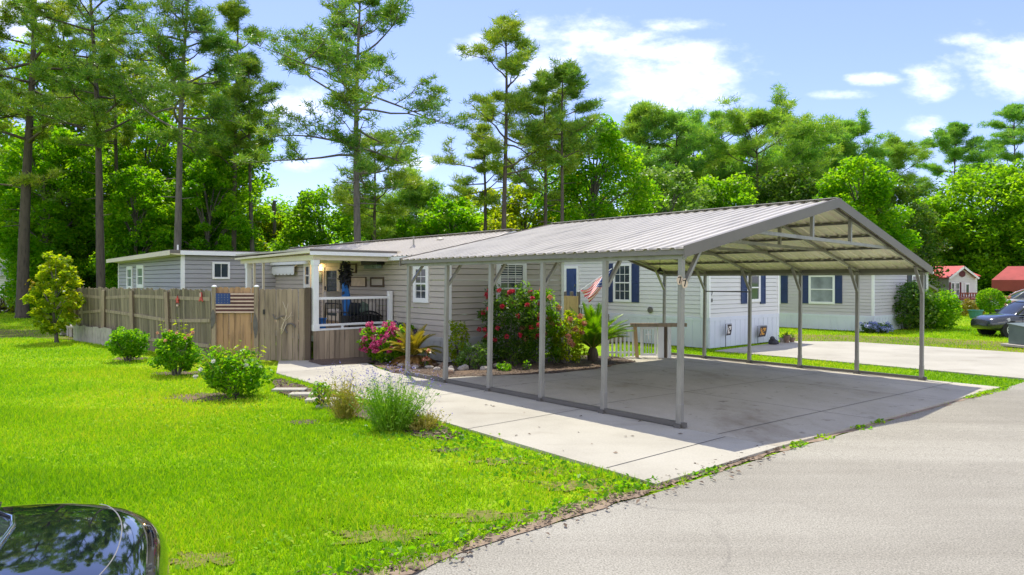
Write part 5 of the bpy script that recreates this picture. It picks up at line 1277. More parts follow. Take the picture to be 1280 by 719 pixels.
def wheel(car, x, y, r, w=0.2, nsp=9):
    s = 1 if y > 0 else -1
    wl_ = MB().lathe((x, y-s*w/2, r), [(r*0.62, 0), (r*0.95, 0.0), (r, s*0.03), (r, s*(w-0.03)), (r*0.95, s*w), (r*0.66, s*w)], 28, axis='y').build('wheel', 'rubber', car, smooth=False)
    b = MB().lathe((x, y-s*w/2, r), [(r*0.67, s*(w-0.03)), (r*0.70, s*(w+0.003)), (r*0.62, s*(w+0.003)), (r*0.60, s*(w-0.035)), (r*0.59, s*(w-0.06))], 28, axis='y')
    for k in range(nsp):
        a = math.tau*k/nsp; c_, s_ = math.cos(a), math.sin(a); yy_ = y+s*(w/2-0.012)
        b.bar((x+c_*0.03, yy_, r+s_*0.03), (x+c_*r*0.64, yy_, r+s_*r*0.64), 0.05, 0.05, up=(c_*0-s_, 0, c_))
    b.lathe((x, y+s*(w/2-0.03), r), [(r*0.18, 0), (r*0.18, s*0.03), (r*0.08, s*0.036)], 14, axis='y')
    b.build('rim', 'alloy', wl_)
    MB().lathe((x, y-s*w/2, r), [(r*0.6, s*(w-0.055)), (r*0.58, s*(w-0.054))], 28, axis='y').build('hub_shadow', 'rubber', wl_)
def arch(car, x, y, r):
    s = 1 if y > 0 else -1
    MB().lathe((x, y, r*0.98), [(r*1.16, -s*0.2), (r*1.16, 0), (r*1.10, s*0.006), (r*0.5, s*0.006)], 28, axis='y').build('wheel_arch', 'rubber', car)
# black coupe, rear corner in view
bc = thing('black_car', 'glossy black car parked at the road edge, bottom left corner', 'car')
ST = [(-2.20, 0.50, 0.64, 0.76, 0.32, 0.42, 0.34), (-2.15, 0.42, 0.66, 0.86, 0.50, 0.61, 0.50), (-2.02, 0.34, 0.68, 0.94, 0.65, 0.76, 0.61), (-1.72, 0.28, 0.70, 0.99, 0.76, 0.87, 0.70), (-1.2, 0.24, 0.70, 0.99, 0.80, 0.90, 0.73), (0, 0.22, 0.68, 0.95, 0.80, 0.89, 0.73),
      (0.9, 0.22, 0.66, 0.90, 0.80, 0.89, 0.72), (1.5, 0.22, 0.64, 0.83, 0.78, 0.88, 0.70), (1.95, 0.24, 0.60, 0.74, 0.70, 0.82, 0.62), (2.15, 0.30, 0.52, 0.62, 0.55, 0.68, 0.5)]
bbody = car_body(ST).build('body', 'black_paint', bc, smooth=True, sub=2)
def cabin(car, base, top, zt_roof, paint, body=None):
    x0, x1, w, z = base; a0, a1, wa = top
    rings = [rrect(x0, x1, w, z, 0.34), rrect(x0+(a0-x0)*0.55, x1+(a1-x1)*0.55, w*0.45+wa*0.55, z+(zt_roof-z)*0.62, 0.30), rrect(a0, a1, wa, zt_roof-0.03, 0.26)]
    if body:
        bpy.context.view_layer.update(); ev = body.evaluated_get(bpy.context.evaluated_depsgraph_get())
        r0 = []
        for p in rings[0]:
            ok_, hp_, hn_, _ = ev.ray_cast(Vector((p[0], p[1], 3)), Vector((0, 0, -1))); r0.append((p[0], p[1], hp_.z-0.004 if ok_ else p[2]))
        rings[0] = r0
    loft(rings, False).build('windows', 'glass_dark', car, smooth=True)
    roof = [rrect(a0-0.03, a1+0.05, wa+0.012, zt_roof-0.05, 0.27), rrect(a0, a1, wa, zt_roof-0.01, 0.26), rrect(a0+0.08, a1-0.08, wa-0.1, zt_roof+0.03, 0.24), rrect(a0+0.4, a1-0.3, wa-0.35, zt_roof+0.045, 0.14)]
    loft(roof).build('roof', paint, car, smooth=True)
    R0 = rings[0]
    if body:
        bpy.context.view_layer.update(); ev = body.evaluated_get(bpy.context.evaluated_depsgraph_get()); R0 = []
        for p in rings[0]:
            ok_, hp_, hn_, _ = ev.ray_cast(Vector((p[0], p[1], 3)), Vector((0, 0, -1))); R0.append(tuple(hp_+Vector((0, 0, 0.004))) if ok_ else p)
    b = MB(); b.tube(R0+[R0[0]], 0.010, 6); b.build('chrome_trim', 'chrome', car, smooth=True)
    for i in (2, 7, 12, 17):
        MB().tube([rings[0][i], rings[1][i], rings[2][i]], [0.05, 0.042, 0.04], 6).build('pillar', paint, car, smooth=True)
    for sy in (1, -1): MB().tube([(-0.25, sy*w, z), (-0.3, sy*(w*0.45+wa*0.55), z+(zt_roof-z)*0.62), (-0.35, sy*wa, zt_roof-0.03)], 0.035, 6).build('pillar', paint, car, smooth=True)
cabin(bc, (-1.63, 1.0, 0.52, 0.985), (-0.45, 0.15, 0.42), 1.34, 'black_paint', bbody)
for x in (-1.35, 1.35):
    for y in (0.80, -0.80): wheel(bc, x, y, 0.33); arch(bc, x, y*1.09, 0.33)
bpy.context.view_layer.update(); dg = bpy.context.evaluated_depsgraph_get(); be = bbody.evaluated_get(dg); sp_ = []
for i in range(33):
    t_ = -1+2*i/32; ok_, hp_, hn_, _ = be.ray_cast(Vector((-2.02+0.20*abs(t_)**2.4, t_*0.72, 2.0)), Vector((0, 0, -1)))
    if ok_: sp_.append(hp_+hn_*0.0)
b = MB(); b.tube(sp_, 0.0025, 5); b.build('boot_seam', 'steel', bc)
for s in (1, -1):
    MB().lathe((1.95, s*0.60, 0.60), [(0.10, 0), (0.10, 0.06), (0.06, 0.10)], 12, axis='x').build('headlight', 'lens', bc, smooth=True)
    MB().box((0.6, s*0.90-0.06, 0.95), (0.75, s*0.90+0.06, 1.06)).build('mirror', 'black_paint', bc, bevel=0.03)
# charcoal crossover on the far lawn, nose to the left
sv = thing('charcoal_suv', 'charcoal crossover car parked on the far lawn, nose pointing left', 'car')
ST = [(-2.25, 0.45, 0.75, 0.95, 0.60, 0.72, 0.6), (-2.15, 0.34, 0.78, 1.03, 0.74, 0.86, 0.70), (-1.7, 0.26, 0.78, 1.05, 0.80, 0.90, 0.74), (-0.5, 0.24, 0.76, 1.02, 0.80, 0.90, 0.76), (0.7, 0.24, 0.74, 1.0, 0.80, 0.90, 0.75), (1.15, 0.25, 0.76, 1.01, 0.80, 0.90, 0.74), (1.7, 0.27, 0.74, 0.95, 0.78, 0.88, 0.70), (2.1, 0.30, 0.66, 0.85, 0.70, 0.80, 0.62), (2.28, 0.36, 0.56, 0.70, 0.55, 0.66, 0.5)]
car_body(ST).build('body', 'grey_paint', sv, smooth=True, sub=2)
cabin(sv, (-2.1, 1.15, 0.76, 1.0), (-1.8, 0.40, 0.58), 1.54, 'grey_paint')
for x in (-1.35, 1.40):
    for y in (0.80, -0.80): wheel(sv, x, y, 0.34); arch(sv, x, y*1.10, 0.34)
for s in (1, -1):
    MB().hexa([(1.95, s*0.55, 0.62), (1.45, s*0.86, 0.78), (1.5, s*0.89, 0.70), (2.0, s*0.72, 0.58), (1.95, s*0.55, 0.72), (1.45, s*0.82, 0.86), (1.5, s*0.86, 0.84), (2.0, s*0.70, 0.68)]).build('headlight', 'lens', sv, bevel=0.01)
    MB().box((0.75, min(s*0.86, s*1.02), 1.02), (0.92, max(s*0.86, s*1.02), 1.14)).build('mirror', 'grey_paint', sv, bevel=0.03)
    for x in (0.05, -1.0): MB().box((x, min(s*0.885, s*0.915), 0.88), (x+0.2, max(s*0.885, s*0.915), 0.91)).build('door_handle', 'chrome', sv)
    b = MB()
    for x in (0.95, -0.22, -1.25): b.tube([(x, s*0.893, 0.4), (x+0.02, s*0.905, 0.72), (x-0.02, s*0.80, 1.0)], 0.005, 4)
    b.build('door_seam', 'black_metal', sv)
    MB().box((-1.0, min(s*0.80, s*0.905), 0.24), (1.0, max(s*0.80, s*0.905), 0.36)).build('sill', 'rubber', sv, bevel=0.02)
x, y = G(1236, 421.5); sv.scale = (0.90, 0.90, 0.90); sv.location = (x+2.15, y+0.7, -0.23); sv.rotation_euler = (0, 0, math.pi-0.03)
# pale car beyond
pcar = thing('silver_car', 'silver car half hidden under the red canopy', 'car')
car_body(ST).build('body', 'silver_paint', pcar, smooth=True, sub=2); cabin(pcar, (-2.05, 1.25, 0.73, 1.02), (-1.75, 0.25, 0.56), 1.62, 'silver_paint')
for x in (-1.35, 1.40):
    for y in (0.80, -0.80): wheel(pcar, x, y, 0.34, nsp=6); arch(pcar, x, y*1.10, 0.34)
x, y = at(1287, 46.5); pcar.location = (x, y, 0.1-0.34); pcar.rotation_euler = (0, 0, 2.9)
# black car pose: rear end towards the lawn
th = math.radians(25)+math.pi
bc.rotation_euler = (0, 0, th)
tgt = Vector((-1.46, 2.86)); fwd = Vector((math.cos(th), math.sin(th)))
bc.location = (tgt.x+fwd.x*2.15, tgt.y+fwd.y*2.15, GZ+0.05)
# ------------------------------------------------------------------ vegetation
def curve_pts(p0, d, L, n, rise, r, wob=0.12):
    pts = [Vector(p0)]; d = Vector(d).normalized()
    for i in range(n):
        d = (d+Vector((r.gauss(0, wob), r.gauss(0, wob), rise+r.gauss(0, wob*0.5)))).normalized(); pts.append(pts[-1]+d*(L/n))
    return pts
def needle_mesh(cs, rad, nb, ln, w, mat_, parent, up=0.35):
    cs = np.array(cs, float); k = len(cs)
    c = np.repeat(cs, nb, axis=0); rd = np.repeat(np.asarray(rad), nb)[:, None]
    v = unit(rng.normal(size=(k*nb, 3))); v[:, 2] = v[:, 2]*0.7+up; v = unit(v)
    off = unit(rng.normal(size=(k*nb, 3)))*(rng.random((k*nb, 1))**0.5)*rd*np.array([1, 1, 0.55])
    L = ln*(0.6+0.8*rng.random(k*nb))
    return npmesh('crown', blades(c+off, unit(v+off*0.8/np.maximum(rd, .01)), L, w*(0.7+0.6*rng.random(k*nb))), 3, mat_, parent)
def pine(label, px, py_base, Y, py_top, wpx, lean=0.0, crown0=0.45, spread=3.0, nl=26, tuft=0.34, mat_='needles', seed=1, group='tall pines', bark='bark', dens=42, name='pine_tree', lop=0.0, droop=0.0, shoot=4, needle=0.27, nw=0.038):
    crown0 = crown0+0.05
    r = random.Random(seed); x, y = at(px, Y); zb = H(x, y)+GZ; Ht = zat(py_top, Y)-zb; R0 = 0.76*wpx/2/F_PX*Y
    t = thing(name, label, 'tree', (x, y, zb), 0, group)
    b = MB(); n = 12; tp = []
    sw = r.uniform(-0.5, 0.5)
    for i in range(n+1):
        f = i/n; tp.append(Vector((lean*f+0.12*math.sin(f*5+seed)*f+sw*0.15*math.sin(f*3.1), 0.1*math.sin(f*4+seed*2), Ht*0.985*f-0.15)))
    rads = [R0*(1.55 if i == 0 else 1.0)*(1-0.88*(i/n)**1.15)+0.012 for i in range(n+1)]
    tp.insert(1, tp[0].lerp(tp[1], 0.22)); rads.insert(1, R0*1.08)
    b.tube(tp, rads, 10)
    def tat(f):
        q = min(max(f, 0), 0.999)*n; i = int(q); P_ = [tp[0]]+tp[2:]; return P_[i].lerp(P_[i+1], q-i)
    cs = []; rs = []
    az = r.uniform(0, 6)
    for k in range(nl):
        f = crown0+(0.985-crown0)*min(1, max(0, (k+r.uniform(-0.6, 1.4))/nl))
        az += r.uniform(1.2, 3.6)
        prof = math.sin(math.pi*min(1, 0.24+0.78*(f-crown0)/(1-crown0)))**0.8
        L = spread*prof*r.choice((0.45, 0.7, 0.95, 1.0, 1.2))*r.uniform(0.85, 1.1)*(1+lop*math.cos(az))
        if f > 0.9: L *= 0.8
        el = r.uniform(-0.25, 0.65)+0.9*max(0, (f-0.72))*2-droop*(1-f)
        p0 = tat(f); pts = curve_pts(p0, (math.cos(az), math.sin(az), el), L, 6, r.uniform(-0.05, 0.16)-droop*0.03, r, 0.20)
        rb = R0*0.30*(1-0.6*(f-crown0))*min(1, L/2.5)+0.012
        b.tube(pts, [rb*(1-0.84*i/6) for i in range(7)], 5, cap=False)
        limbs = [(pts, 3, 1.0)]
        for q in range(1 if L < spread*0.6 else 2):
            i = r.choice((2, 3, 4)); sa = az+r.choice((-1, 1))*r.uniform(0.5, 1.1)
            sp2 = curve_pts(pts[i], (math.cos(sa), math.sin(sa), r.uniform(-0.1, 0.7)), L*r.uniform(0.28, 0.5), 4, 0.08, r, 0.2)
            b.tube(sp2, [rb*0.42*(1-0.8*j/4)+0.003 for j in range(5)], 4, cap=False); limbs.append((sp2, 1, 0.8))
        for P2, i0, wgt in limbs:
            for i in range(i0, len(P2)):
                for q in range(shoot-1 if i < len(P2)-1 else shoot):
                    if r.random() < 0.24: continue
                    a2 = az+r.uniform(-1.7, 1.7)
                    sd = Vector((math.cos(a2), math.sin(a2), r.uniform(-0.1, 0.9)))
                    e = P2[i]+sd.normalized()*r.uniform(0.12, 0.5)*(0.5+0.16*L)
                    b.tube([P2[i], e], [rb*0.2+0.004, 0.004], 4, cap=False)
                    cs.append(e); rs.append(tuft*r.uniform(0.45, 1.05))
    for k in range(10):
        cs.append(tat(0.93+0.06*k/10)+Vector((r.uniform(-0.5, 0.5), r.uniform(-0.5, 0.5), r.uniform(0, 0.35)))); rs.append(tuft*0.9)
    # a few dead stubs below the crown
    for k in range(6):
        f = r.uniform(crown0*0.55, crown0); az = r.uniform(0, 6.28); p0 = tat(f)
        pts = curve_pts(p0, (math.cos(az), math.sin(az), 0.1), r.uniform(0.4, 1.3), 3, -0.03, r); b.tube(pts, [0.03, 0.022, 0.015, 0.006], 4, cap=False)
    b.build('trunk', bark, t, smooth=True)
    needle_mesh(cs, rs, dens, needle, nw, mat_, t)
    return t
def broadleaf(label, px, py_base, Y, py_top, wpx, mat_='leaf_mid', seed=1, n_cl=70, per=190, leaf=0.20, base_f=0.18, group=None, name='broadleaf_tree', gap=0.0, depth=0.85, cat='tree', bark='bark_grey', xyz=None, Ht=None, W=None):
    r = random.Random(seed)
    if xyz is None:
        x, y = at(px, Y); zb = H(x, y)+GZ; Ht = zat(py_top, Y)-zb; W = wpx/F_PX*Y
    else: x, y, zb = xyz
    t = thing(name, label, cat, (x, y, zb), r.uniform(0, 0.5), group)
    b = MB(); R0 = max(0.03, 0.021*Ht)
    tp = [Vector((0.05*Ht*0.3*math.sin(seed+i), 0.03*Ht*0.3*math.cos(seed*1.7+i), Ht*0.72*i/6-0.1)) for i in range(7)]
    b.tube(tp, [R0*(1.3 if i == 0 else 1)*(1-0.8*i/6) for i in range(7)], 8)
    P_ = []
    z0 = Ht*base_f
    lob = [(r.uniform(0, 6.28), r.uniform(0.2, 0.95), r.uniform(0.75, 1.25)) for _ in range(7)]
    for k in range(n_cl):
        f = ((k+r.random())/n_cl)**0.9
        a = k*2.399+r.uniform(-0.4, 0.4)
        env = (math.sin(math.pi*(0.12+0.80*f))**0.75)
        l = 1.0
        for la, lf, lm in lob:
            d_ = abs((a-la+math.pi) % math.tau-math.pi)
            if d_ < 0.9 and abs(f-lf) < 0.22: l *= lm
        rad = W/2*env*l*(0.35+0.65*r.random()**0.5)*0.88
        c = Vector((rad*math.cos(a), rad*math.sin(a)*depth, z0+(Ht-z0)*(0.03+0.93*f)))
        cr = W*r.uniform(0.085, 0.17)*(1.1-0.45*f)
        m_ = int(per*(0.6+0.8*r.random())*(cr/(W*0.12))**2)
        q = unit(rng.normal(size=(m_, 3)))*(rng.random((m_, 1))**0.42)*cr*np.array([1.15, 1.15, 0.72]); q[:, 2] -= 0.25*np.abs(q[:, 0])
        P_.append(q+np.array(c))
        if k % 3 == 0:
            s_ = tp[min(6, max(1, int(f*5)+1))]; mid = s_.lerp(c, 0.5)+Vector((0, 0, 0.06*Ht*r.uniform(0.0, 1)))
            b.tube([s_, mid, c], [R0*0.3, R0*0.2, R0*0.07], 5, cap=False)
    b.build('trunk' if cat == 'tree' else 'stem', bark, t, smooth=True)
    P_ = np.concatenate(P_); P_ = P_[P_[:, 2] > 0.02*Ht]
    npmesh('crown' if cat == 'tree' else 'foliage', leaves(P_, leaf, 0.45), 4, mat_, t)
    return t

# tall pines on the left and centre (photo column at the base, distance, top row, trunk width)
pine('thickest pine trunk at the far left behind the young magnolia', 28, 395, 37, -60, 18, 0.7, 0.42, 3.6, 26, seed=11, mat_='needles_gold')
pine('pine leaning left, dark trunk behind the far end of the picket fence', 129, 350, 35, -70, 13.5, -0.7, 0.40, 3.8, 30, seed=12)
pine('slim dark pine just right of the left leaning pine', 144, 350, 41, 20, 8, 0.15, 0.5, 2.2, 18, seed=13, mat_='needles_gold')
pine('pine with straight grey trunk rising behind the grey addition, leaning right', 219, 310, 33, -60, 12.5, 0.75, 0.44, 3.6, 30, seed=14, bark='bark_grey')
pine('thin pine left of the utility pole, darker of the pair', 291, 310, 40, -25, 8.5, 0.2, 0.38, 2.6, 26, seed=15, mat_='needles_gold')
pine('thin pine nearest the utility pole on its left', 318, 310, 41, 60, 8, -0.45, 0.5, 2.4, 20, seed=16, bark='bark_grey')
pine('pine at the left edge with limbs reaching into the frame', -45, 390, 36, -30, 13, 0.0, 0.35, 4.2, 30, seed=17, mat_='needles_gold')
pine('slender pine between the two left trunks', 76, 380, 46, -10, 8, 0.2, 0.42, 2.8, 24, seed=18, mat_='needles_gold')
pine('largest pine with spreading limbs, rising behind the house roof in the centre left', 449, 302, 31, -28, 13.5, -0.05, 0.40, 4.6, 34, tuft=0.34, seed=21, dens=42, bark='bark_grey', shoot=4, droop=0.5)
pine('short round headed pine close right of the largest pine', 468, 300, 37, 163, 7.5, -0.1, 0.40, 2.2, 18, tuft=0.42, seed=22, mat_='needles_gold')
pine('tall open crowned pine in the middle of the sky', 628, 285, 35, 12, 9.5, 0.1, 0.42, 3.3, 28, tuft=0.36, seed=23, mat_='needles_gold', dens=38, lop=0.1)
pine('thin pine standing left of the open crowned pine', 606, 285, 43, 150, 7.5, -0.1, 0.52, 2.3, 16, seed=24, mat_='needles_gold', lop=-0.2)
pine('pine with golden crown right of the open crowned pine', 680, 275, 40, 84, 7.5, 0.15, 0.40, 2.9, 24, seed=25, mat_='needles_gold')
pine('thin straight pine beside the golden pine, in front of the bright tree', 699, 275, 35, 70, 7, 0.25, 0.55, 2.0, 18, seed=26)
# far pines to the right
far = [(800, 60, 126, 3.0, 'slim far pine above the bright tree, standing free'), (842, 58, 136, 4.6, 'far pine with layered crown right of the slim free one'),
       (903, 62, 136, 5.2, 'broad far pine left of the widest far crown'), (947, 57, 134, 6.4, 'widest far pine crown above the carport roof'),
       (1003, 61, 148, 5.2, 'far pine right of the widest crown'), (1062, 62, 148, 4.6, 'far pine behind the bright green tree over the carport ridge'),
       (1118, 80, 170, 3.8, 'far pine with a bare dark trunk right of the carport ridge'), (1192, 82, 151, 4.6, 'far pine with open crown above the red roofed cottage'),
       (1268, 80, 126, 4.4, 'far pine at the right edge of the frame'), (520, 52, 228, 3.6, 'low round pine between the largest pine and the open crowned pine'), (1030, 72, 156, 4.0, 'distant pine seen in the gap above the carport ridge'), (870, 74, 150, 4.0, 'distant pine between the layered and the broad pines'), (975, 76, 142, 4.4, 'distant pine behind the widest crown')]
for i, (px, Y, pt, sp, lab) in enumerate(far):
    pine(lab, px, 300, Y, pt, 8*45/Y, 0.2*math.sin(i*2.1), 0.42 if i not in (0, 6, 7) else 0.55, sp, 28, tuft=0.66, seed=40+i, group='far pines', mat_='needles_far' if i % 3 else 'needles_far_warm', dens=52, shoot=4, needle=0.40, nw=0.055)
# broadleaf trees
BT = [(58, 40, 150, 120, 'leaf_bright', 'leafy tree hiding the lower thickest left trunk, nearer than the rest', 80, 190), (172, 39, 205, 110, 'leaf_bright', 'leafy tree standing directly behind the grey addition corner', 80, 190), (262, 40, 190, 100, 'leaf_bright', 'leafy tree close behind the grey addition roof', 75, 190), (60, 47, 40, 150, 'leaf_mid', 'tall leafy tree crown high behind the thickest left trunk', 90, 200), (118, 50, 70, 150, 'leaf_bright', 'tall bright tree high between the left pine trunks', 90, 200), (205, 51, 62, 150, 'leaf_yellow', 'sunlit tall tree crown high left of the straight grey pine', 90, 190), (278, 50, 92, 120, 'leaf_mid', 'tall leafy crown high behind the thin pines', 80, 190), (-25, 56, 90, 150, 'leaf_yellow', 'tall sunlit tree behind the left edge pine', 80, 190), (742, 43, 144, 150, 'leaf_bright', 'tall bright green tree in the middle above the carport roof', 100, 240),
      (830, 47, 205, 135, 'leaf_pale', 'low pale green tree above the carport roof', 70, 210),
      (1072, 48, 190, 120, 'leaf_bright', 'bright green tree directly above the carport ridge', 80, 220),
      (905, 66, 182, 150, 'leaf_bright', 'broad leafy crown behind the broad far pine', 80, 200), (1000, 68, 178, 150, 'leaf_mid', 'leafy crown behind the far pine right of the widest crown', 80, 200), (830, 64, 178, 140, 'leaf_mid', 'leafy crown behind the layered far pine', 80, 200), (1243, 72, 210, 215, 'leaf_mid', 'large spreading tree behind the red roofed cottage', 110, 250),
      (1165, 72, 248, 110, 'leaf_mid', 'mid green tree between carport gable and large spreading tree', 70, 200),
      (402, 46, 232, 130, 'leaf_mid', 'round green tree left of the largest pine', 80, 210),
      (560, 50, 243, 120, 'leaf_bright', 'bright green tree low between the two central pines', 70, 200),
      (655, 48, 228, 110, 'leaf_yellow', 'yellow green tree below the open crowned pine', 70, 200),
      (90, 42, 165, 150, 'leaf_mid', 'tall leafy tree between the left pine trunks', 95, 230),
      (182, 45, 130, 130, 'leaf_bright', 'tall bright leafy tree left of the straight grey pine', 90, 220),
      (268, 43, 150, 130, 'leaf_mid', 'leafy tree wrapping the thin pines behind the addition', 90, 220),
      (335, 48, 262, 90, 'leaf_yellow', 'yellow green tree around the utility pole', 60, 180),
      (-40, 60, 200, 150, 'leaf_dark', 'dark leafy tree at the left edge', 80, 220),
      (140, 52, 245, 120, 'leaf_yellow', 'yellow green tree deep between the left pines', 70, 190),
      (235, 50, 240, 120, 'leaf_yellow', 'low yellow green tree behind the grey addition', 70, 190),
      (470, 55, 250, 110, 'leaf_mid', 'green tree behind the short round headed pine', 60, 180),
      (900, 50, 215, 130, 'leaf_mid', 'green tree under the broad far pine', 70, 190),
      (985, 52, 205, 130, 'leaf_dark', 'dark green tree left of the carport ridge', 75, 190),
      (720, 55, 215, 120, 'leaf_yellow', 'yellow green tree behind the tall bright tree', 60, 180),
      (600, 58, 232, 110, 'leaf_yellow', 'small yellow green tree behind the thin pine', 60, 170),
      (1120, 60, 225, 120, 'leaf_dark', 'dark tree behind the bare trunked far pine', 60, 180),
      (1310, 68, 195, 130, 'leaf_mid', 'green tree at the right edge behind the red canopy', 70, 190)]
for i, (px, Y, pt, w, m_, lab, nc, per) in enumerate(BT):
    broadleaf(lab, px, 0, Y, pt, w*1.08, m_, 100+i, nc, int(per*1.6), 0.0054*Y, 0.04, 'broadleaf trees of the backdrop')
# distant wood as one mass
r = random.Random(5); P_ = []
for k in range(560):
    px = r.uniform(-700, 1800); Y = r.uniform(58, 84) if px < 1110 else r.uniform(84, 98); top = (292 if px < 1000 else 300)-r.random()*26
    if px < 360: top -= 18
    x, y = at(px, Y); zt_ = max(2.0, zat(top, Y)); 
    for q in range(4):
        c = np.array([x+r.uniform(-2.2, 2.2), y+r.uniform(-2, 2), zt_*r.uniform(0.05, 0.97)]); m_ = 130
        P_.append(c+unit(rng.normal(size=(m_, 3)))*(rng.random((m_, 1))**0.4)*np.array([1.9, 1.6, 1.3]))
tag(npmesh('far_woods', leaves(np.concatenate(P_), 0.40, 0.4), 4, 'leaf_bright'), 'continuous green woodland closing the view behind the trees', 'woods', kind='stuff')
# undergrowth behind the fences
def shrub(name, label, x, y, w, h, m_, n=1800, leaf=0.09, seed=1, group=None, flowers=None, cat='shrub', lumps=26, z=None, squash=0.85, low=0.0, upright=0.0):
    r = random.Random(seed)
    zb = H(x, y)+GZ+0.01 if z is None else z
    t = thing(name, label, cat, (x, y, zb), 0, group)
    b = MB()
    for k in range(9):
        a = k*2.4; e = Vector((w*0.36*math.cos(a)*r.uniform(0.4, 1), w*0.36*math.sin(a)*r.uniform(0.4, 1), h*r.uniform(0.55, 0.9)))
        b.tube([(0.05*w*math.cos(a), 0.05*w*math.sin(a), -0.05), e*0.5+Vector((0, 0, h*0.06)), e], [0.012+0.008*w, 0.010, 0.004], 5, cap=False)
    b.build('stem', 'bark_grey', t)
    P_ = []
    for k in range(lumps):
        f = (k+0.5)/lumps; a = k*2.399; rad = w/2*math.sin(math.pi*(0.18+0.66*f))**0.7*(0.45+0.55*r.random())*0.86
        c = np.array([rad*math.cos(a), rad*math.sin(a)*squash, low*h+h*(1-low)*(0.10+0.82*f)*r.uniform(0.9, 1.1)]); cr = w*r.uniform(0.10, 0.19)
        nq = n//lumps
        P_.append(c+unit(rng.normal(size=(nq, 3)))*(rng.random((nq, 1))**0.42)*np.array([cr, cr, cr*(0.8+upright)]))
    P_ = np.concatenate(P_); P_ = P_[P_[:, 2] > 0.01]
    npmesh('foliage', leaves(P_, leaf, 0.4), 4, m_, t)
    if flowers:
        fm, cnt, fr_, sz, fn = flowers
        for k in range(cnt):
            a = r.uniform(0, 6.28); f = r.uniform(0.25, 1.0); 
            if k % 3: a = r.uniform(-2.9, -0.2)
            rad = w/2*math.sin(math.pi*(0.16+0.66*f))**0.7*r.uniform(0.75, 1.0)
            c = np.array([rad*math.cos(a), rad*math.sin(a)*squash, h*(0.12+0.86*f)])
            q = unit(rng.normal(size=(46, 3)))*fr_*(0.75+0.35*rng.random((46, 1)))
            npmesh(fn, leaves(q, sz, 0.2, aspect=0.8), 4, fm, t, loc=tuple(c))
    return t
for k in range(30):
    px = 60+k*43+random.uniform(-15, 15); Y = random.uniform(40, 52)
    if 700 < px < 1010: Y = 54
    if px > 1110: Y = random.uniform(72, 76)
    x, y = at(px, Y)
    shrub('understory_shrub', 'leafy green understory shrub along the wood edge', x, y, random.uniform(3.5, 5.5), random.uniform(2.2, 4.2), random.choice(['leaf_bright', 'leaf_yellow', 'leaf_bright', 'leaf_mid']), 2600, 0.26, 300+k, 'shrubs along the wood edge')
# lawn bushes
x, y = G(160, 450); shrub('lawn_shrub', 'small rounded bush on the lawn, farthest along the fence', x, y, 1.05, 0.80, 'leaf_bright', 3600, 0.072, 1, 'bushes along the fence', low=0.12)
x, y = G(220, 468); shrub('lawn_shrub', 'dense round bush in front of the picket fence, middle of three', x, y, 1.05, 0.92, 'leaf_bright', 3900, 0.072, 2, 'bushes along the fence', low=0.1)
x, y = G(292, 494); shrub('lawn_shrub', 'loose pale edged bush in front of the flag board', x, y, 1.2, 0.78, 'leaf_bright', 3600, 0.072, 3, 'bushes along the fence', squash=0.8, low=0.08)
def wispy(x, y, h0, h1, n, m_, spread, seed, name, label, bush):
    pass
for (px, py, n_, hh, sp) in ((292, 494, 26, 0.95, 0.62), (220, 468, 9, 1.25, 0.35)):
    x, y = G(px, py); r = random.Random(int(px)); P_ = []
    tgt_ = [o for o in bpy.data.objects if o.name.startswith('lawn_shrub') and (o.location.x-x)**2+(o.location.y-y)**2 < 0.02][0]
    b = MB()
    for k in range(n_):
        a = r.uniform(0, 6.28); e = Vector((sp*math.cos(a)*r.uniform(0.3, 1), sp*math.sin(a)*0.7*r.uniform(0.3, 1), hh*r.uniform(0.72, 1.05)))
        s_ = Vector((e.x*0.4, e.y*0.4, 0.25)); b.tube([s_, e], [0.007, 0.003], 4, cap=False)
        for q in range(9): P_.append(s_.lerp(e, 0.35+0.65*q/9)+Vector((r.gauss(0, 0.035), r.gauss(0, 0.035), r.gauss(0, 0.02))))
    b.build('shoot', 'straw', tgt_); npmesh('shoot_leaves', leaves(np.array([tuple(p) for p in P_]), 0.085, 0.6), 4, 'leaf_yellow', tgt_)
    if px == 292:
        for k, (dx, dz) in enumerate(((-0.42, 0.52), (-0.5, 0.40), (0.35, 0.6), (-0.2, 0.66))):
            q = unit(rng.normal(size=(40, 3)))*0.028; npmesh('flower_head', leaves(q, 0.038, 0.2, 0.8), 4, 'petal_white', tgt_, loc=(dx, -0.35, dz))
    else:
        for k in range(9):
            q = unit(rng.normal(size=(30, 3)))*0.026; npmesh('flower_head', leaves(q, 0.036, 0.2, 0.8), 4, 'petal_peach', tgt_, loc=(random.uniform(-0.5, 0.5), random.uniform(-0.4, 0.3), random.uniform(0.72, 0.95)))
# young magnolia
x, y = G(69, 428)
mg = broadleaf('young magnolia with big glossy yellow green leaves standing alone on the left lawn', 0, 0, 0, 0, 0, 'leaf_yellow', 77, 60, 56, 0.16, 0.12, None, 'young_magnolia', 0, 0.9, 'tree', 'bark_grey', (x, y, GZ), 2.95, 1.6)
q = [npmesh('golden_leaves', leaves(np.array([c])+rng.normal(size=(22, 3))*0.10, 0.13), 4, 'palm_gold', mg) for c in ((0.5, -0.3, 1.2), (-0.5, -0.4, 1.9))]
# low fern by the fence
x, y = G(112, 424); shrub('low_shrub', 'low dark green plant at the foot of the pale kick boards', x+0.3, y-0.1, 0.9, 0.45, 'leaf_dark', 900, 0.10, 8)
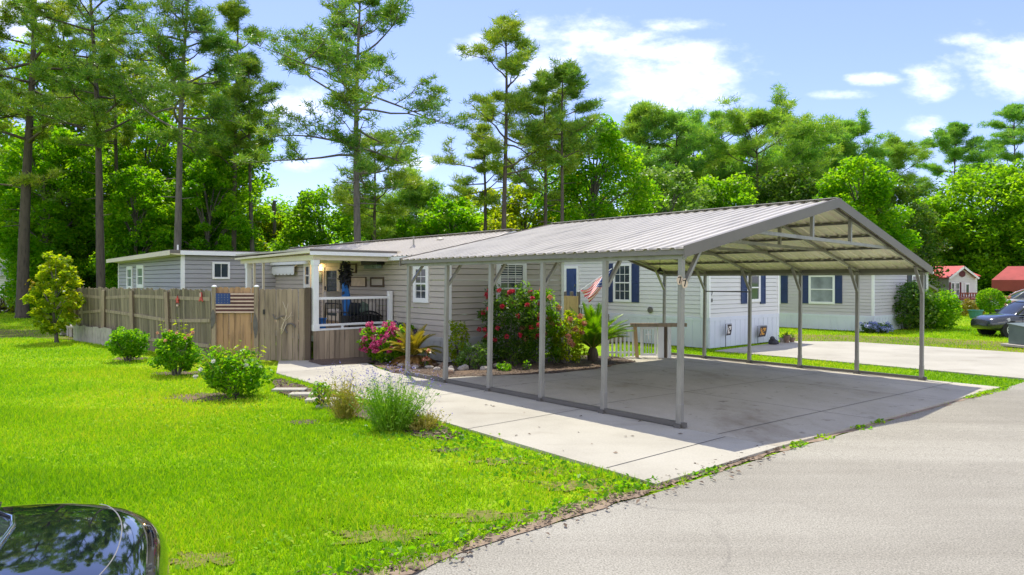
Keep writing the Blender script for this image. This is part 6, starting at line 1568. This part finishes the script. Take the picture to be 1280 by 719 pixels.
# lavender like clumps with blue flower tips
def clump(label, px, py, w, h, n, sm, seed, fl, thick=0.010):
    x, y = G(px, py); r = random.Random(seed); t = thing('flower_clump', label, 'flowers', loc3(x, y, GZ+0.02), 0, 'blue flowered clumps in the border bed')
    b0 = np.stack([rng.normal(size=n)*w*0.13, rng.normal(size=n)*w*0.10, np.zeros(n)], 1)
    d = unit(np.stack([b0[:, 0]*2.6/w+rng.normal(size=n)*0.13, b0[:, 1]*2/w+rng.normal(size=n)*0.12, np.ones(n)], 1))
    L = h*(0.45+0.6*rng.random(n)); tri = blades(b0, d, L, thick); G_ = [(np.stack([tri[:, 0], tri[:, 1], tri[:, 2], tri[:, 2]*0.999+tri[:, 0]*0.001], 1), sm)]
    m_ = n*5; i = rng.integers(n, size=m_); f = rng.random(m_)**1.2*0.85; P_ = b0[i]+d[i]*(L[i]*f)[:, None]+rng.normal(size=(m_, 3))*0.022
    G_.append((leaves(P_, 0.055, 0.1, aspect=0.3), sm))
    tips = b0+d*L[:, None]; tips = tips[L > h*0.72]; m_ = len(tips)*fl; i = rng.integers(len(tips), size=m_)
    G_.append((leaves(tips[i]+rng.normal(size=(m_, 3))*np.array([0.012, 0.012, 0.035]), 0.024, 0.2, 0.8), 'petal_lavender')); npmulti('flowering_stems', G_, t)
clump('thin straw coloured clump with lavender tips, left one in the border', 431, 521, 0.34, 0.76, 230, 'straw', 1, 2)
clump('dense green clump with blue flower tips beside the path, right one in the border', 490, 535, 0.62, 0.84, 620, 'leaf_sage', 2, 2)
clump('low straggly clump at the path edge right of the dense blue flowered clump', 530, 534, 0.6, 0.3, 160, 'straw', 3, 1)
x, y = G(402, 507); shrub('low_shrub', 'small leafy sprig left of the thin lavender clump', x, y, 0.36, 0.42, 'leaf_bright', 260, 0.07, 9)
# plants in the house bed
x, y = G(478, 452); y -= 0.1
shrub('flowering_shrub', 'bushy plant covered in pink flower heads at the porch corner', x, y, 1.15, 1.0, 'leaf_mid', 2200, 0.09, 21, None, ('petal_pink', 40, 0.065, 0.05, 'flower_head'))
x, y = at(500, 17.9); shrub('flowering_shrub', 'purple flowered shrub behind the pink flower heads', x, y, 0.8, 1.0, 'leaf_mid', 1300, 0.085, 22, None, ('petal_purple', 18, 0.06, 0.05, 'flower_head'))
def sago(label, px, py, Y, n, L, m_, seed, hub=0.25, dry=0, lift=1.0, name='sago_palm'):
    x, y = at(px, Y); r = random.Random(seed); t = thing(name, label, 'palm', loc3(x, y, GZ+0.02), 0)
    MB().lathe((0, 0, 0), [(0.13, 0), (0.15, hub*0.5), (0.11, hub), (0.05, hub+0.06)], 10).build('trunk', 'wood_dark', t)
    def fronds(n, L, el0, el1, m2, nm, droop):
        V = []; b = MB()
        for k in range(n):
            az = k*2.399+r.uniform(-0.2, 0.2); el = r.uniform(el0, el1); p = Vector((0, 0, hub)); d = Vector((math.cos(az)*math.cos(el), math.sin(az)*math.cos(el), math.sin(el)))
            l = L*r.uniform(0.8, 1.1); ns = 22; pts = [p.copy()]
            for i in range(ns):
                d = (d+Vector((0, 0, -droop*(0.4+i/ns)))).normalized(); p = p+d*(l/ns); pts.append(p.copy())
            b.tube([pts[0], pts[5], pts[11], pts[16], pts[22]], [0.012, 0.010, 0.008, 0.006, 0.003], 4, cap=False)
            for i in range(2, ns+1):
                q = pts[i]; dd = (pts[i]-pts[i-1]).normalized(); sd = dd.cross(Vector((0, 0, 1))).normalized(); up = sd.cross(dd)
                ll = l*0.20*math.sin(math.pi*(0.12+0.82*i/ns))+0.03
                for s in (1, -1):
                    for h_ in (0, 0.5):
                        o = q-dd*(l/ns*h_); tip = o+(sd*s*0.8+dd*0.75+up*0.28).normalized()*ll; w = dd*0.016
                        V.append([o-w, o+w, tip])
        b.build('midribs', 'straw', t); npmesh(nm, np.array([[tuple(v) for v in tri] for tri in V]), 3, m2, t)
    fronds(n, L, 0.45 if dry else 0.62, 1.42, m_, 'fronds', 0.055 if dry else 0.04)
    if dry: fronds(dry, L*0.9, -0.35, 0.1, 'dry_frond', 'dry_fronds', 0.05)
    return t
sago('small golden sago palm behind the far left carport post', 516, 450, 16.6, 34, 0.78, 'palm_gold', 31, 0.22, 22)
sago('large green sago palm between the rose bush and the white gate', 741, 450, 18.3, 62, 1.15, 'palm_leaf', 32, 0.32, 0)
x, y = at(578, 16.5); shrub('bed_shrub', 'tall narrow yellow green shrub at the house corner', x-0.1, y, 0.62, 1.05, 'leaf_yellow', 900, 0.08, 23, upright=0.8)
x, y = at(592, 16.2); shrub('bed_shrub', 'low olive shrub beside the narrow yellow green one', x, y, 0.9, 0.62, 'leaf_pale', 1000, 0.07, 24)
x, y = at(638, 17.1); shrub('rose_bush', 'large dark rose bush with red blooms under the house window', x, y, 1.75, 1.9, 'leaf_dark', 7500, 0.068, 25, None, ('petal_red', 32, 0.048, 0.05, 'rose_bloom'), lumps=44)
x, y = at(672, 17.4); shrub('rose_bush', 'tall sparse bush of mixed blooms, right of the dark rose bush', x, y, 1.45, 1.95, 'leaf_mid', 5200, 0.068, 26, None, ('petal_peach', 10, 0.06, 0.055, 'rose_bloom'), lumps=40)
x, y = at(706, 17.5); shrub('bed_shrub', 'yellow green shrub with peach new growth beside the sago palm', x, y, 1.2, 1.3, 'leaf_yellow', 2600, 0.08, 27, None, ('petal_peach', 14, 0.06, 0.06, 'new_growth'))
x, y = at(630, 15.7); shrub('low_shrub', 'tiny light green plant at the slab edge below the rose bush', x, y, 0.42, 0.2, 'leaf_bright', 260, 0.06, 28)
x, y = at(658, 15.9); shrub('low_shrub', 'tiny upright seedling at the slab edge under the mixed bloom bush', x, y, 0.2, 0.25, 'leaf_bright', 110, 0.055, 29)
x, y = at(532, 16.2); shrub('low_shrub', 'small pink tipped plant before the pale skirting', x, y, 0.25, 0.5, 'leaf_pale', 160, 0.05, 30, None, ('petal_peach', 3, 0.05, 0.05, 'flower_head'))
# right hand garden
x, y = G(1150, 413); shrub('large_shrub', 'large dark green shrub at the lilac home corner', x-0.1, y+1.0, 3.0, 2.0, 'leaf_dark', 6500, 0.13, 51, lumps=40)
x, y = G(1172, 412); shrub('large_shrub', 'bright glossy shrub in front of the dark one at the lilac home', x+0.25, y+0.9, 2.6, 1.75, 'leaf_bright', 5200, 0.14, 52, lumps=36)
for k, (px, lab) in enumerate(((1090, 'blue flowered hydrangea left of the other, by the white skirting'), (1106, 'blue flowered hydrangea nearer the large shrub'))):
    x, y = G(px, 416); shrub('hydrangea', lab, x, y+0.2, 0.85, 0.42, 'leaf_dark', 600, 0.09, 53+k, 'blue hydrangeas', ('petal_blue', 12, 0.085, 0.06, 'flower_head'))
x, y = at(1237.5, 41); t = thing('topiary_bush', 'clipped round topiary bush on a short trunk left of the red stairs', 'shrub', loc3(x, y, GZ)); b = MB().tube([(0, 0, -0.05), (0.03, 0, 0.45), (0, 0, 0.9)], [0.07, 0.06, 0.05], 8); b.build('trunk', 'bark', t)
q = unit(rng.normal(size=(3600, 3)))*(0.62+0.16*rng.random((3600, 1)))*np.array([0.95, 0.95, 0.92])+np.array([0, 0, 1.05]); npmesh('foliage', leaves(q, 0.11, 0.2), 4, 'leaf_mid', t)
x, y = at(1215, 43); shrub('yellow_shrub', 'yellow flowered low shrub beside the teal tub', x, y, 1.9, 0.95, 'palm_gold', 1800, 0.12, 55)
x, y = at(1256, 44); shrub('pale_flower_shrub', 'shrub with pale peach flowers by the red stairs', x, y, 1.0, 1.2, 'leaf_mid', 900, 0.11, 56, None, ('petal_peach', 12, 0.09, 0.07, 'flower_head'))
x, y = at(40, 43); shrub('yellow_shrub', 'bright yellow green shrub behind the basketball hoop', x-1, y, 2.2, 1.5, 'leaf_yellow', 1500, 0.14, 57)

# ------------------------------------------------------------------ sky, sun, camera
SUN_EL, SUN_AZ = math.radians(64), math.radians(-14)      # azimuth from +Y towards +X
w = bpy.data.worlds.new('World'); S.world = w; w.use_nodes = True
nt = w.node_tree; nt.nodes.clear()
out = N(nt, 'ShaderNodeOutputWorld'); bg = N(nt, 'ShaderNodeBackground'); bg.inputs['Strength'].default_value = SKY_STRENGTH
sky = N(nt, 'ShaderNodeTexSky', sky_type='NISHITA'); sky.sun_disc = False; sky.sun_elevation = SUN_EL; sky.sun_rotation = SUN_AZ
sky.altitude = 20; sky.air_density = 1.0; sky.dust_density = 0.4; sky.ozone_density = 2.5
tc = N(nt, 'ShaderNodeTexCoord'); sp = N(nt, 'ShaderNodeSeparateXYZ'); nt.links.new(tc.outputs['Generated'], sp.inputs[0])
def mth(op, a, b=None, c=None, clamp=False):
    m = N(nt, 'ShaderNodeMath', operation=op); m.use_clamp = clamp
    for i, v in enumerate((a, b, c)):
        if v is None: continue
        if isinstance(v, (int, float)): m.inputs[i].default_value = v
        else: nt.links.new(v, m.inputs[i])
    return m.outputs[0]
ya = mth('MAXIMUM', mth('ABSOLUTE', sp.outputs[1]), 0.05)
u = mth('DIVIDE', sp.outputs[0], ya); v = mth('DIVIDE', sp.outputs[2], ya)
cb = N(nt, 'ShaderNodeCombineXYZ'); nt.links.new(u, cb.inputs[0]); nt.links.new(mth('MULTIPLY', v, 2.0), cb.inputs[1])
n1 = N(nt, 'ShaderNodeTexNoise'); n1.inputs['Scale'].default_value = 6.5; n1.inputs['Detail'].default_value = 8; n1.inputs['Roughness'].default_value = 0.62; nt.links.new(cb.outputs[0], n1.inputs['Vector'])
n2 = N(nt, 'ShaderNodeTexNoise'); n2.inputs['Scale'].default_value = 19; n2.inputs['Detail'].default_value = 8; n2.inputs['Roughness'].default_value = 0.65; nt.links.new(cb.outputs[0], n2.inputs['Vector'])
mask = None
# cloud banks: direction (photo measurement), half width, half height
for (px, py, a_, b_) in ((835, 100, 135, 38), (745, 45, 85, 26), (690, 80, 60, 55), (900, 118, 70, 24), (1268, 75, 75, 48), (1172, 102, 38, 22), (1163, 165, 34, 18), (525, 204, 26, 12), (385, 205, 34, 10), (20, 15, 90, 38), (170, 110, 90, 40), (340, 140, 70, 30), (840, 66, 80, 18), (600, 60, 40, 14), (1090, 100, 40, 8), (1050, 118, 40, 7), (840, 30, 50, 10), (1215, 50, 40, 10)):
    d1 = mth('DIVIDE', mth('SUBTRACT', u, (px-640)/F_PX), a_/F_PX); d2 = mth('DIVIDE', mth('SUBTRACT', v, (YH-py)/F_PX), b_/F_PX)
    e = mth('SUBTRACT', 1.0, mth('ADD', mth('MULTIPLY', d1, d1), mth('MULTIPLY', d2, d2)))
    mask = e if mask is None else mth('MAXIMUM', mask, e)
mask = mth('MAXIMUM', mask, -1.6)
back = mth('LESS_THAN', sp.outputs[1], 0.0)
mask = mth('ADD', mask, mth('MULTIPLY', back, 2.0))  # unseen cloud cover added behind the camera as fill light
dens = mth('ADD', mth('MULTIPLY', mask, 0.42), mth('ADD', mth('MULTIPLY', mth('SUBTRACT', n1.outputs[0], 0.5), 2.6), mth('MULTIPLY', mth('SUBTRACT', n2.outputs[0], 0.5), 1.1)))
mr = N(nt, 'ShaderNodeMapRange'); mr.interpolation_type = 'SMOOTHSTEP'; nt.links.new(dens, mr.inputs[0]); mr.inputs[1].default_value = -0.2; mr.inputs[2].default_value = 1.05
fade = N(nt, 'ShaderNodeMapRange'); nt.links.new(sp.outputs[2], fade.inputs[0]); fade.inputs[1].default_value = 0.02; fade.inputs[2].default_value = 0.12
fac = mth('MULTIPLY', mth('MULTIPLY', mr.outputs[0], fade.outputs[0]), mth('ADD', 0.46, mth('MULTIPLY', back, 0.5)))  # added rear fill clouds stay denser than the clouds in view
tint = mixc(nt, 1.0, sky.outputs[0], SKY_TINT, 'MULTIPLY')
add = mixc(nt, SKY_HAZE, tint, SKY_HAZE_C)
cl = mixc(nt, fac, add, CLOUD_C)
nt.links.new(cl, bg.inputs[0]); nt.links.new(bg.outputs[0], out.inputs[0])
sl = bpy.data.lights.new('sun', 'SUN'); sl.energy = SUN_E; sl.angle = math.radians(0.5); sl.color = (1.0, 0.94, 0.81)
so = bpy.data.objects.new('sun', sl); C.objects.link(so)
sv_ = Vector((math.sin(SUN_AZ)*math.cos(SUN_EL), math.cos(SUN_AZ)*math.cos(SUN_EL), math.sin(SUN_EL)))
so.rotation_euler = sv_.to_track_quat('Z', 'Y').to_euler(); so.location = (0, 0, 40)
cd = bpy.data.cameras.new('camera'); co = bpy.data.objects.new('camera', cd); C.objects.link(co)
cd.sensor_width = 36; cd.lens = 36*F_PX/1280; cd.clip_end = 2000; cd.clip_start = 0.05
co.location = (0, 0, EYE); co.rotation_euler = (math.pi/2, 0, 0); cd.shift_y = -(359.5-YH)/1280
S.camera = co
S.view_settings.view_transform = 'Standard'; S.view_settings.look = 'None'; S.view_settings.gamma = 1; S.view_settings.use_curve_mapping = False
S.view_settings.exposure = EXPOSURE
S.render.engine = 'CYCLES'
try: S.cycles.max_bounces = 8; S.cycles.transparent_max_bounces = 8
except Exception: pass
print('objects', len(bpy.data.objects), 'faces', sum(len(m.polygons) for m in bpy.data.meshes))
